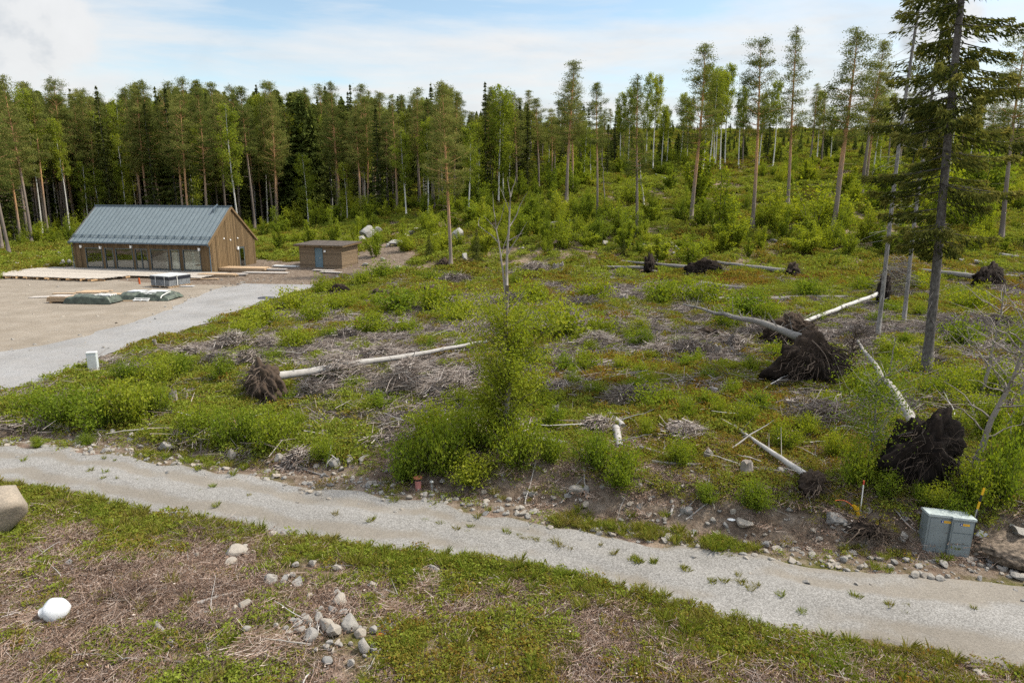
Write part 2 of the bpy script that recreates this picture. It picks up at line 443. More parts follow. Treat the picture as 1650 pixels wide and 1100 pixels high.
def mat_boards(name, c, var=.3, axis=0, width=.14, rough=.75):
    """weathered boards: each board its own shade, grain along it"""
    N = NT(bpy.data.materials.new(name))
    tc = N.n('ShaderNodeTexCoord').outputs['Object']
    sx = N.n('ShaderNodeSeparateXYZ', {0: tc}).outputs[axis]
    idx = N.math('FLOOR', N.math('DIVIDE', sx, width))
    wn = N.n('ShaderNodeTexWhiteNoise', {'W': idx}, noise_dimensions='1D').outputs[0]
    st = [1.0, 1.0, 1.0]; st[axis] = 14.0
    others = [i for i in range(3) if i != axis]
    mp = N.n('ShaderNodeMapping', {'Vector': tc, 'Scale': tuple(14.0 if i == axis else 1.1 for i in range(3))})
    nz = N.noise(mp.outputs[0], 1.6, 5, .65)
    f = N.math('ADD', N.math('MULTIPLY', wn, .45), N.math('MULTIPLY', nz, .65))
    lo = tuple(x * (1 - var) for x in c); hi = tuple(x * (1 + var) for x in c)
    cc = N.ramp(f, [(.2, lo), (.8, hi)])
    frac = N.math('FRACT', N.math('DIVIDE', sx, width))
    gap = N.math('GREATER_THAN', frac, .93)
    cc = N.mix(N.math('MULTIPLY', gap, .55), cc, (c[0] * .25, c[1] * .25, c[2] * .25))
    p = N.n('ShaderNodeBsdfPrincipled', {'Base Color': cc, 'Roughness': rough, 'Specular IOR Level': .2})
    return N.out(p)
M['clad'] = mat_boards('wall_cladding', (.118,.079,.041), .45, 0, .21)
M['clad_side_lit'] = mat_boards('gable_cladding_lit', (.150,.102,.054), .45, 1, .21)  # same cladding as the front, lighter: sunlight on the gable put into the colour
M['shed_clad'] = mat_boards('shed_cladding', (.185,.134,.086), .32, 2, .15)
M['deck'] = mat_boards('deck_boards', (.37,.33,.285), .25, 1, .145)
M['plank'] = mat_boards('fresh_plank', (.42,.30,.19), .25, 1, .2)
M['plank_grey'] = mat_boards('pale_plank', (.42,.38,.345), .2, 1, .2)
M['joist'] = mat_simple('joist_timber', (.40,.26,.14), .8, var=.2)
M['roof'] = mat_simple('roof_metal', (.165,.20,.212), .5, .2, var=.05, scale=1.2, spec=.5)
M['roof_trim'] = mat_simple('roof_trim', (.10,.135,.165), .4, .3, var=.05)
M['dark_frame'] = mat_simple('window_frame', (.075,.09,.095), .5, var=.05)
M['interior'] = mat_simple('interior', (.20,.19,.175), .9, var=.1)
M['curtain'] = mat_simple('curtain', (.72,.74,.72), .9, var=.08, scale=9)
M['lamp'] = mat_simple('lamp_white', (.85,.84,.82), .5, var=.02)
M['door_blue'] = mat_simple('door_blue', (.115,.175,.205), .5, var=.06)
M['roof_felt'] = mat_simple('roof_felt', (.075,.06,.05), .95, var=.3, scale=4)
M['black'] = mat_simple('black_plastic', (.018,.02,.028), .5, var=.1)
M['grey_wrap'] = mat_simple('grey_panel', (.17,.18,.19), .6, var=.15, scale=5)
M['lidgrey'] = mat_simple('lid_grey', (.44,.45,.46), .5, var=.1, scale=4)
M['tarp'] = mat_simple('green_tarp', (.060,.075,.055), .5, var=.4, scale=3, bump=.5, spec=.5)
M['white'] = mat_simple('white_paint', (.58,.58,.57), .6, var=.06)
M['strap'] = mat_simple('white_strap', (.68,.67,.64), .6, var=.05)
M['orange'] = mat_simple('orange_plastic', (.48,.10,.025), .55, var=.1)
M['yellow'] = mat_simple('yellow_plastic', (.72,.42,.02), .5, var=.08)
M['red'] = mat_simple('red_paint', (.42,.06,.035), .6, var=.1)
M['rust'] = mat_simple('rust', (.36,.14,.065), .85, var=.3, scale=12)
M['redpipe'] = mat_simple('faded_red_pipe', (.52,.22,.19), .6, var=.12)
M['metal'] = mat_simple('galvanised', (.42,.42,.41), .5, .5, var=.12)
M['cab'] = mat_simple('cabinet_paint', (.185,.215,.222), .45, .1, var=.10, scale=2.5, spec=.4)
M['cab_light'] = mat_simple('cabinet_panel', (.215,.248,.255), .45, .1, var=.08, scale=2.5, spec=.4)
M['cab_top_lit'] = mat_simple('cabinet_top_lit', (.37,.42,.42), .5, .1, var=.15, scale=6)  # cabinet paint made lighter, light from above put into the lid colour
M['blue'] = mat_simple('sticker_blue', (.02,.04,.20), .5, var=.02)
M['paper'] = mat_simple('sticker_white', (.8,.8,.8), .5, var=.02)
M['greypost'] = mat_simple('grey_post', (.50,.54,.55), .5, var=.06)
M['foil'] = mat_simple('dark_foil', (.06,.06,.07), .4, var=.3, scale=5)
def mat_jug():
    N = NT(bpy.data.materials.new('white_jug_plastic'))
    p = N.n('ShaderNodeBsdfPrincipled', {'Base Color': (.56,.57,.585,1), 'Roughness': .4, 'Subsurface Weight': .3, 'Subsurface Radius': (.05,.05,.05)})
    return N.out(p)
M['jug'] = mat_jug()
def mat_glass():
    N = NT(bpy.data.materials.new('window_glass'))
    fr = N.n('ShaderNodeFresnel', {'IOR': 1.52}).outputs[0]
    g = N.n('ShaderNodeBsdfGlossy', {'Color': (.9,.95,.95,1), 'Roughness': .015})
    t = N.n('ShaderNodeBsdfTransparent', {'Color': (.74,.80,.78,1)})
    return N.out(N.n('ShaderNodeMixShader', {0: N.math('MULTIPLY_ADD', fr, 1.5, .10, clamp=True), 1: t, 2: g}))
M['glass'] = mat_glass()

# ------------------------------------------------------------------ landmarks used in labels
LANDS = [(60,400,'the boulders left of the house'),(250,480,'the tarp covered timber'),(390,450,'the house gable'),(530,450,'the brown shed'),
 (620,385,'the white boulders behind the shed'),(725,420,'the lone pine by the shed'),(768,400,'the small dark spruce'),(815,400,'the top of the dead tree'),
 (815,560,'the leafy part of the dead tree'),(815,720,'the foot of the dead tree'),(430,610,'the pale birch root plate'),
 (620,580,'the pale fallen birch trunk'),(152,585,'the pale grey post'),(160,660,'the long roadside thicket'),(674,775,'the red pipe'),
 (520,740,'the stony track bank'),(300,800,'the middle of the gravel track'),(1000,690,'the broken pale trunk'),(1050,640,'the leaning white stick'),
 (960,790,'the bouldery track bank'),(1240,720,'the thin fallen birch'),(1305,785,'the small uprooted birch stump'),(1300,590,'the large root plate'),
 (1160,530,'the long grey fallen spruce'),(1350,500,'the white leaning birch log'),(1400,690,'the leafy birch clump'),(1480,730,'the black root plate'),
 (1490,600,'the foot of the large spruce'),(1620,600,'the leafless alder'),(1527,860,'the grey cable cabinet'),(1340,850,'the yellow duct cap'),
 (1180,850,'the round ditch boulder'),(1050,430,'the two far root plates'),(1250,440,'the long far log'),(930,520,'the brush heap in mid clearing'),
 (560,1000,'the foreground stone heap'),(90,980,'the white jug'),(20,830,'the big tan boulder'),(330,920,'the pale foreground stones'),(860,980,'the foreground grass verge'),
 (1100,1050,'the lower foreground brush'),(1350,980,'the grassy strip of the track'),(915,300,'the twin pines on the slope'),(1030,350,'the pale barked pine'),
 (1113,330,'the tall bushy pine'),(1213,340,'the red barked pine'),(1343,340,'the orange leaning pine'),(1270,320,'the slender slope pine'),
 (1615,360,'the orange pine far right'),(1420,480,'the twin grey trunks'),(1180,400,'the pale stone strip'),(1590,450,'the far dark root plate'),
 (660,470,'the clearing below the lone pine'),(480,500,'the driveway bend'),(300,560,'the driveway verge'),(700,640,'the wide grey slash heap'),(570,660,'the grey leaved willow')]
def nearest_land(px, py):
    return min(LANDS, key=lambda l: (l[0] - px) ** 2 + (2.0 * (l[1] - py)) ** 2)[2]

SERIES = {}
def series(o, look, noun, cat, group=None):
    """remember a repeat; its label is written once all of its kind stand"""
    SERIES.setdefault(noun, []).append((o, look, cat, group))

def write_series():
    bpy.context.view_layer.update()
    for noun, lst in SERIES.items():
        b = {}
        for o, look, cat, group in lst:
            px, py, _ = proj(np.array(o.matrix_world.translation)[None])
            b.setdefault((look, nearest_land(px[0], py[0])), []).append((px[0], o, cat, group))
        for (look, land), l in b.items():
            l.sort(key=lambda t: t[0])
            for k, (_, o, cat, group) in enumerate(l):
                tail = '' if len(l) == 1 else (', left one of two' if k == 0 else ', right one of two') if len(l) == 2 else ', %s from left' % ordinal(k)
                tag(o, '%s %s near %s%s' % (look, noun, land, tail), cat, group)

# ------------------------------------------------------------------ ground, road, drive, yard
def build_ground():
    ys = np.concatenate([[-120, -40, -10, 0], 4 + (np.geomspace(1, 200, 480) - 1) * 2.0, [450, 560, 800, 1300, 2200, 3500]])
    us = np.linspace(-1, 1, 470); us = us * (.55 + .45 * us ** 2)
    hw = 1.25 * (np.maximum(ys, 0) + 22)
    X = us[None, :] * hw[:, None]; Y = np.repeat(ys[:, None], len(us), 1)
    Z = H(X, Y)
    t = Y - yf(X)
    s1 = np.exp(-((t - 1.4) / 1.5) ** 2) * 1.0
    s1 = np.maximum(s1, .85 * (1 - sstep(.2, 2.6, sdf(X, Y, DRIVEW))))
    s1 = np.maximum(s1, .8 * (1 - sstep(.2, 3.0, sdf(X, Y, YARDW))))
    s1 = np.maximum(s1, .95 * (1 - sstep(-.5, 2.0, sdf(X, Y, STONYW))))
    sx = W(STRIP) * 1.0
    s1 = np.maximum(s1, .3 * (fbm(X / 4, Y / 4, 21) > .62))
    nr, nc = X.shape
    i = np.arange(nr - 1)[:, None] * nc; j = np.arange(nc - 1)[None]
    mb = MB(); mb.add(np.stack([X, Y, Z], -1).reshape(-1, 3), np.stack([i + j, i + j + 1, i + nc + j + 1, i + nc + j], -1).reshape(-1, 4), 0, s1.ravel())
    o = mb.build('ground', M['ground'], smooth=True)
    tag(o, 'cleared forest ground of brown litter, moss and bare soil rising to a wooded slope', 'ground', kind='structure')
build_ground()

def build_road():
    xs = np.arange(-34, 30, .12); ss = np.linspace(0, 1, 26)
    jn = (fbm(xs / 1.3, xs * 0 + 3, 31) - .5) * .7; jf = (fbm(xs / 1.1, xs * 0 + 8, 33) - .5) * .8
    a = yn(xs) + jn - .05; b = yf(xs) + jf + .05
    X = np.repeat(xs[:, None], len(ss), 1); Y = a[:, None] * (1 - ss) + b[:, None] * ss
    crown = .035 * np.exp(-((ss - .5) / .13) ** 2) - .02 * (np.exp(-((ss - .25) / .1) ** 2) + np.exp(-((ss - .75) / .1) ** 2))
    Z = H(X, Y) + .03 + crown[None] * 1.0 + (fbm(X / .8, Y / .8, 41, 2) - .5) * .02
    Z[:, 0] -= .06; Z[:, -1] -= .06
    v = np.exp(-((ss - .27) / .11) ** 2) + np.exp(-((ss - .73) / .11) ** 2)
    v = np.repeat(v[None], len(xs), 0) * sstep(.20, .5, fbm(X / 5, Y / 2, 51))
    ed = np.minimum(ss * 3.4, (1 - ss) * 3.4)[None]; wd = .22 + .9 * fbm(X / 2.5, Y / 2.5, 53) * sstep(2, 9, X) + .25 * fbm(X / 1.2, Y / 1.2, 54)
    v = np.minimum(v, .95) + 1.1 * (1 - sstep(0, 1, ed / wd))
    nr, nc = X.shape; i = np.arange(nr - 1)[:, None] * nc; j = np.arange(nc - 1)[None]
    mb = MB(); mb.add(np.stack([X, Y, Z], -1).reshape(-1, 3), np.stack([i + j, i + nc + j, i + nc + j + 1, i + j + 1], -1).reshape(-1, 4), 0, v.ravel())
    tag(mb.build('gravel_road', M['road'], smooth=True), 'pale grey gravel track crossing the foreground with grass tufts along its crown', 'gravel road', kind='structure')
build_road()

def ragged(poly, amp, seed, step=.4):
    P = np.array(poly); out = []
    for i in range(len(P)):
        a, b = P[i], P[(i + 1) % len(P)]; n = max(1, int(np.hypot(*(b - a)) / step))
        nrm = np.array([-(b - a)[1], (b - a)[0]]); nrm /= np.hypot(*nrm) + 1e-9
        for k in range(n):
            p = a + (b - a) * k / n
            out.append(p + nrm * (float(fbm(p[0] / 1.5, p[1] / 1.5, seed)) - .5) * amp)
    return out
def flat_sheet(name, poly, z, m, label, cat):
    P = ragged(poly, 1.1, 61)
    mb = MB(); V = [(p[0], p[1], z) for p in P]
    mb.V.append(np.array(V, np.float32)); mb.F.append(np.array([list(range(len(V)))])); mb.M.append(np.array([0], np.int32))
    mb.A.append(np.full(len(V), .5, np.float32)); mb.n += len(V)
    o = mb.build(name, m)
    if o.data.polygons[0].normal.z < 0: o.data.flip_normals()
    tag(o, label, cat, kind='structure')
flat_sheet('yard', YARDW, .022, M['yard'], 'sandy gravel yard in front of the brown house', 'yard')
flat_sheet('driveway', DRIVEW, .040, M['drive'], 'grey crushed stone driveway curving up to the house and shed', 'driveway')

# ------------------------------------------------------------------ scatter (only for uncountable ground cover)
def scatter(name, protos, P, rot, scl, idx, tint, label, cat):
    c = bpy.data.collections.new(name + '_pieces')
    for k, o in enumerate(protos):
        o.name = name + '_piece_%02d' % k; c.objects.link(o)
    N = len(P)
    me = bpy.data.meshes.new(name); me.vertices.add(N); me.vertices.foreach_set('co', np.asarray(P, np.float32).ravel())
    a = me.attributes.new('rot', 'FLOAT_VECTOR', 'POINT'); a.data.foreach_set('vector', np.asarray(rot, np.float32).ravel())
    a = me.attributes.new('scl', 'FLOAT_VECTOR', 'POINT'); a.data.foreach_set('vector', np.asarray(scl, np.float32).ravel())
    a = me.attributes.new('idx', 'INT', 'POINT'); a.data.foreach_set('value', np.asarray(idx, np.int32))
    a = me.attributes.new('tint', 'FLOAT', 'POINT'); a.data.foreach_set('value', np.asarray(tint, np.float32))
    o = bpy.data.objects.new(name, me); COL.objects.link(o)
    g = bpy.data.node_groups.new(name, 'GeometryNodeTree')
    g.interface.new_socket('Geometry', in_out='INPUT', socket_type='NodeSocketGeometry')
    g.interface.new_socket('Geometry', in_out='OUTPUT', socket_type='NodeSocketGeometry')
    n = g.nodes.new; L = g.links.new
    gi, go, ip, ci = n('NodeGroupInput'), n('NodeGroupOutput'), n('GeometryNodeInstanceOnPoints'), n('GeometryNodeCollectionInfo')
    ci.inputs['Collection'].default_value = c; ci.inputs['Separate Children'].default_value = True; ci.inputs['Reset Children'].default_value = True
    def na(nm, ty):
        x = n('GeometryNodeInputNamedAttribute'); x.data_type = ty; x.inputs['Name'].default_value = nm
        return x.outputs['Attribute']
    L(gi.outputs[0], ip.inputs['Points']); L(ci.outputs[0], ip.inputs['Instance']); ip.inputs['Pick Instance'].default_value = True
    L(na('idx', 'INT'), ip.inputs['Instance Index']); L(na('scl', 'FLOAT_VECTOR'), ip.inputs['Scale'])
    er = n('FunctionNodeEulerToRotation'); L(na('rot', 'FLOAT_VECTOR'), er.inputs[0]); L(er.outputs[0], ip.inputs['Rotation'])
    L(ip.outputs[0], go.inputs[0])
    m = o.modifiers.new('scatter', 'NODES'); m.node_group = g
    return tag(o, label, cat, kind='stuff')

def clump(seed, n, R, hgt, L, Wd, mat, stems=8):
    g = np.random.default_rng(seed); mb = MB()
    nb = 7
    bc = g.normal(size=(nb, 2)) * R * .5; bh = hgt * g.uniform(.5, 1, nb)
    k = g.integers(0, nb, n)
    x = bc[k, 0] + g.normal(size=n) * R * .22; y = bc[k, 1] + g.normal(size=n) * R * .22
    z = bh[k] * (1 - g.random(n) ** 2.0 * .95) * (1 - .5 * np.clip(np.hypot(x, y) / R, 0, 1.3) ** 2)
    mb.leaves(np.c_[x, y, np.maximum(z, .01)], L * g.uniform(.7, 1.3, n), Wd * g.uniform(.7, 1.3, n), 0, up=.9, rg=g)
    return mb.build('clump', mat, link=False)
def tuft(seed, n, R, hgt, wd, mat):
    g = np.random.default_rng(seed)
    mb = MB(); a = g.random(n) * 2 * PI; r = np.sqrt(g.random(n)) * R * .5
    b = np.c_[r * np.cos(a), r * np.sin(a), np.zeros(n)]
    lean = np.c_[np.cos(a), np.sin(a)] * g.uniform(.1, .8, n)[:, None] * hgt + g.normal(size=(n, 2)) * .15 * hgt
    h = hgt * g.uniform(.5, 1.1, n)
    tip = b + np.c_[lean, h]
    mid = b + np.c_[lean * .35, h * .6]
    s = np.c_[-np.sin(a), np.cos(a), np.zeros(n)] * wd * .5
    V = np.stack([b - s, b + s, mid + s * .8, tip, mid - s * .8], 1).reshape(-1, 3)
    i = np.arange(n)[:, None] * 5
    mb.add(V, i + np.array([[0, 1, 2, 3, 4]]), 0, np.repeat(g.random(n), 5))
    return mb.build('tuft', mat, link=False)
def twigs(seed, n, R, L, r, mat, hgt=.06):
    g = np.random.default_rng(seed); mb = MB()
    a = g.normal(g.random() * PI, .8, n); c = g.normal(size=(n, 2)) * R * .45; l = L * g.uniform(.25, 1, n)
    d = np.c_[np.cos(a), np.sin(a)] * l[:, None] * .5
    z0 = g.uniform(.0, hgt, n); z1 = np.maximum(z0 + g.normal(size=n) * hgt * .8, .004)
    rr = r * g.uniform(.5, 1.3, n)
    mb.sticks(np.c_[c - d, z0], np.c_[c + d, z1], rr, rr * .5, 3, 0, g.random(n))
    nf = n * 2; p = np.c_[g.normal(size=(nf, 2)) * R * .45, g.random(nf) * .03]
    mb.leaves(p, .06 * g.uniform(.4, 1.3, nf), .03 * g.uniform(.5, 1.3, nf), 0, np.clip(.3 + .3 * g.normal(size=nf), 0, 1), up=1.5, rg=g)
    return mb.build('twigs', mat, link=False)
_IV, _IF = ico(3); _IV1, _IF1 = ico(2)
def rock_mesh(seed, mat, fine=True, ang=.5):
    g = np.random.default_rng(seed); V, Fc = (_IV, _IF) if fine else (_IV1, _IF1)
    V = V.copy()
    for _ in range(9):                       # cut facets so the stone is angular, then soften
        n = g.normal(size=3); n /= np.linalg.norm(n); d = g.uniform(.42, .85)
        s = V @ n; over = np.maximum(s - d, 0); V = V - n * (over * min(1.0, ang + .5))[:, None]
    V = V * (1 + .22 * (n3(V, 1.5, seed)[:, None] - .5) * 2 * .6 + .08 * (n3(V, 5, seed + 3)[:, None] - .5))
    V[:, 0] *= g.uniform(1.0, 1.35); V[:, 1] *= g.uniform(.8, 1.05); V[:, 2] *= g.uniform(.6, .85)
    mb = MB(); mb.add(V, Fc)
    return mb.mesh('rock', mat, False)

def in_view(P, m=160):
    px, py, d = proj(P)
    return (px > -m) & (px < 1650 + m) & (py < 1100 + 2.0 * m) & (P[:, 1] > 8)

def rand_world(n, y0, y1, k=.85):
    y = rng.uniform(y0 ** 2, y1 ** 2, n) ** .5
    x = rng.uniform(-k, k, n) * (y + 6)
    return x, y

def area_mask(x, y, road=.25, yard=.4):
    t1 = yn(x) - y; t2 = y - yf(x)
    return (np.maximum(t1, t2) > road) & (sdf(x, y, YARDW) > yard) & (sdf(x, y, DRIVEW) > yard)

def greenness(x, y):
    return .42 * fbm(x / 1.3, y / 1.3, 77, 3) + .33 * fbm(x / 3.4, y / 3.4, 71, 3) + .25 * fbm(x / 11, y / 11, 73, 2)

def cover_tint(x, y):
    t = fbm(x / 4.5, y / 4.5, 81, 3) * 1.1 + rng.normal(size=len(x)) * .20 + .02
    ob = sstep(.52, .66, fbm(x / 6.5 + 40, y / 6.5, 83, 3)) * sstep(-6, 8, x) * sstep(20, 26, y) * (1 - sstep(55, 85, y))   # reddish bilberry on the right
    return np.clip(t - .50 * ob, 0, 1)

ROCKPOS = []
def clear_of_rocks(x, y):
    m = np.ones(len(x))
    for a, b, r in ROCKPOS:
        if b < 17: m *= np.hypot(x - a, y - b + .1) > r + .16
    return m
def do_scatter():
    near = [clump(100 + k, 120, .30, .17, .05, .03, M['cover']) for k in range(5)]
    mid = [clump(120 + k, 170, .50, .30, .085, .05, M['cover']) for k in range(5)]
    farc = [clump(140 + k, 230, 1.0, .6, .19, .11, M['cover']) for k in range(5)]
    # foreground
    x, y = rand_world(24000, 8.2, 22, 1.0)
    gn = greenness(x, y); t1 = yn(x) - y; t2 = y - yf(x)
    pr = np.where(t1 > 0, (sstep(.42, .58, gn) * .75 + .10) * (1 - .75 * np.exp(-((x + 4.6) / 1.5) ** 2 - ((y - 12.0) / 1.1) ** 2)) * (1 - .6 * np.exp(-((x + 7.4) / 2.2) ** 2 - ((y - 12.3) / 1.4) ** 2)) + .5 * np.exp(-(t1 / .8) ** 2) + .25 * sstep(2, 8, x), sstep(.40, .58, gn) * .8 * sstep(1.0, 2.4, t2) + .07)
    pr = np.minimum(1, pr * 1.1 * (1 - .30 * np.exp(-((x + 6.5) / 5) ** 2 - ((y - 12) / 1.6) ** 2))) * clear_of_rocks(x, y)
    k = area_mask(x, y, .12) & (rng.random(len(x)) < pr)
    P = np.c_[x, y, H(x, y)][k]; P = P[in_view(P)]; n = len(P)
    s = rng.uniform(.45, 1.3, n)
    scatter('bilberry_cover', near, P, np.c_[rng.normal(size=(n, 2)) * .1, rng.random(n) * 6.28], np.c_[s, s, s * rng.uniform(.7, 1.2, n)], rng.integers(0, 5, n),
            np.clip(cover_tint(P[:, 0], P[:, 1]), .10, 1), 'low leafy bilberry and lingonberry cover among the twigs beside the gravel track', 'ground cover')
    # clearing
    x, y = rand_world(42000, 19, 62, .85)
    gn = greenness(x, y); t2 = y - yf(x)
    pr = sstep(.44, .55, gn) * .82 + .03
    k = area_mask(x, y, .3, .3) & (t2 > 1.6) & (rng.random(len(x)) < pr)
    k &= ~((rng.random(len(x)) < .8) & (sdf(x, y, STONYW) < .5))
    P = np.c_[x, y, H(x, y)][k]; P = P[in_view(P)]; n = len(P)
    s = rng.uniform(.55, 1.25, n) * (0.85 + .008 * P[:, 1])
    scatter('heath_cover', mid, P, np.c_[rng.normal(size=(n, 2)) * .12, rng.random(n) * 6.28], np.c_[s, s, s * rng.uniform(.6, 1.3, n)], rng.integers(0, 5, n),
            cover_tint(P[:, 0], P[:, 1]), 'green, yellow and rust coloured heath plants covering the clearing', 'ground cover')
    # slope and forest floor
    x, y = rand_world(30000, 58, 190, .85)
    gn = greenness(x, y)
    k = area_mask(x, y, .3, .8) & (rng.random(len(x)) < sstep(.34, .50, gn) * .85 + .15)
    k &= ~((x > -48) & (x < -13) & (y > 58) & (y < 80) & (sdf(x, y, HOUSEW) < 1.0))
    k &= sdf(x, y, STONYW) > .8
    P = np.c_[x, y, H(x, y)][k]; P = P[in_view(P)]; n = len(P)
    s = rng.uniform(.6, 1.4, n) * (.7 + .004 * P[:, 1])
    scatter('slope_cover', farc, P, np.c_[rng.normal(size=(n, 2)) * .12, rng.random(n) * 6.28], np.c_[s, s, s * rng.uniform(.6, 1.2, n)], rng.integers(0, 5, n),
            np.clip(cover_tint(P[:, 0], P[:, 1]) + .14, .3, 1), 'green undergrowth spreading over the slope and forest floor', 'ground cover')
    # grass
    gt = [tuft(160 + k, [70, 50, 80, 40][k], [.16, .12, .22, .10][k], [.17, .24, .13, .20][k], .007, M['grass']) for k in range(4)]
    x, y = rand_world(36000, 8.2, 24, 1.0)
    t1 = yn(x) - y; t2 = y - yf(x); gn = fbm(x / 1.6, y / 1.6, 91, 3)
    pr = np.where(t1 > 0, np.exp(-((t1 - .3) / .7) ** 2) * .95 + sstep(.48, .60, gn) * .55 * sstep(-4, 6, x + 2 * gn) + .04, 0) * clear_of_rocks(x, y)
    strip = np.exp(-((t2 - .15) / .35) ** 2) * sstep(.46, .60, gn) * sstep(-3, 3, x) * .95 + .25 * np.exp(-((t2 - .6) / .6) ** 2) * sstep(.56, .66, gn)
    pr = np.where(t1 <= 0, strip, pr)
    w = (y - yn(x)) / (yf(x) - yn(x))
    crown = (w > 0) & (w < 1)
    pr = np.where(crown, np.exp(-((w - .52) / .07) ** 2) * sstep(.45, .57, gn) * sstep(-2, 3, x) * .95 + .010 * (np.abs(w - .5) < .25) + .05 * (w > .85) * sstep(.5, .6, gn), pr)
    k = (sdf(x, y, YARDW) > .2) & (rng.random(len(x)) < pr) & ((t1 > -.12) | (t2 > -.25) | crown)
    P = np.c_[x, y, H(x, y) + .02][k]; P = P[in_view(P)]; n = len(P)
    w = (P[:, 1] - yn(P[:, 0])) / (yf(P[:, 0]) - yn(P[:, 0]))
    s = rng.uniform(.5, 1.2, n) * np.where((w > 0.05) & (w < .95), .75, 1.0)
    scatter('grass', gt, P, np.c_[rng.normal(size=(n, 2)) * .15, rng.random(n) * 6.28], np.c_[s, s, s], rng.integers(0, 4, n),
            np.clip(fbm(P[:, 0] / 1.2, P[:, 1] / 1.2, 93) * 1.3 - .15 + rng.normal(size=n) * .12, 0, 1), 'short green and straw coloured grass along the verges of the gravel track', 'grass')
    # twig litter
    tw = [twigs(180 + k, 46, .5, .32, .0045, M['twig'], .07) for k in range(5)]
    x, y = rand_world(26000, 8.2, 20, 1.0)
    gn = greenness(x, y); t1 = yn(x) - y
    pr = np.where(t1 > .5, (1 - sstep(.42, .60, gn)) * .70 + .10, .10 * (y - yf(x) > .8))
    k = rng.random(len(x)) < pr
    P = np.c_[x, y, H(x, y) + .01][k]; P = P[in_view(P)]; n = len(P)
    s = rng.uniform(.6, 1.2, n)
    scatter('twig_litter', tw, P, np.c_[rng.normal(size=(n, 2)) * .08, rng.random(n) * 6.28], np.c_[s, s, s], rng.integers(0, 5, n), rng.random(n),
            'reddish brown and grey logging twigs strewn over the foreground', 'twigs')
    tw2 = [twigs(190 + k, 30, .9, 1.3, .012, M['slash'], .12) for k in range(5)]
    x, y = rand_world(24000, 20, 64, .85)
    gn = greenness(x, y); t2 = y - yf(x)
    pr = (1 - sstep(.44, .58, gn)) * .82 + .09
    k = area_mask(x, y, .3, .8) & (t2 > 1.5) & (rng.random(len(x)) < pr) & (sdf(x, y, STONYW) > 0)
    P = np.c_[x, y, H(x, y) + .02][k]; P = P[in_view(P)]; n = len(P)
    s = rng.uniform(.6, 1.3, n)
    scatter('slash_litter', tw2, P, np.c_[rng.normal(size=(n, 2)) * .08, rng.random(n) * 6.28], np.c_[s, s, s], rng.integers(0, 5, n), rng.random(n),
            'grey dead branches strewn through the clearing', 'twigs')
    # pebbles
    st = []
    for k in range(5):
        o = bpy.data.objects.new('pebble', rock_mesh(200 + k, M['rock'], False)); st.append(o)
    x, y = rand_world(150000, 9, 64, .9)
    t1 = yn(x) - y; t2 = y - yf(x)
    gn = fbm(x / 1.4, y / 1.4, 95, 3)
    pr = .95 * np.exp(-((t2 - .35) / .75) ** 2) * sstep(.25, .42, gn) + .28 * np.exp(-((t2 - 1.8) / 1.2) ** 2) + np.where(t1 > .6, .04 * sstep(.5, .65, gn), 0)
    pr += .10 * np.exp(-(sdf(x, y, DRIVEW) / .8) ** 2) + .16 * (sdf(x, y, STONYW) < .3) + .006 * (sdf(x, y, YARDW) < 0)
    k = (rng.random(len(x)) < pr)
    P = np.c_[x, y, H(x, y)][k]; P = P[in_view(P)]; n = len(P)
    s = .020 + .085 * rng.random(n) ** 3.2 + .0006 * P[:, 1]
    s *= np.where((P[:, 1] - yf(P[:, 0]) > -.2), 1.0, .7)
    P[:, 2] += s * .25
    scatter('loose_stones', st, P, rng.normal(size=(n, 3)) * .3 + np.c_[np.zeros((n, 2)), rng.random(n) * 6.28], np.c_[s, s, s], rng.integers(0, 5, n), rng.random(n),
            'small grey and buff stones along the track edge and driveway', 'stones')

# ------------------------------------------------------------------ trees (built at unit places, copied with their parts)
def tree_root(name, trunk_mb, tmat, crown_mb, cmat, extra=None):
    r = bpy.data.objects.new(name, None)
    COL.objects.link(r)
    trunk_mb.build('trunk', tmat, r, True)
    if crown_mb is not None: crown_mb.build('crown', cmat, r)
    if extra is not None: extra[0].build(extra[1], extra[2], r, True)
    return r
PROTO = {}

def trunk_path(g, Hh, r0, bend=.25, k=12, top=.012):
    z = np.linspace(0, Hh, k); ph = g.random(2) * 6.28
    x = bend * np.sin(z / Hh * 3 + ph[0]) - bend * math.sin(ph[0]); y = bend * np.sin(z / Hh * 2.3 + ph[1]) - bend * math.sin(ph[1])
    r = r0 * (1 - z / Hh) ** .8 + top; r[0] *= 1.35; 
    return np.c_[x, y, z], r

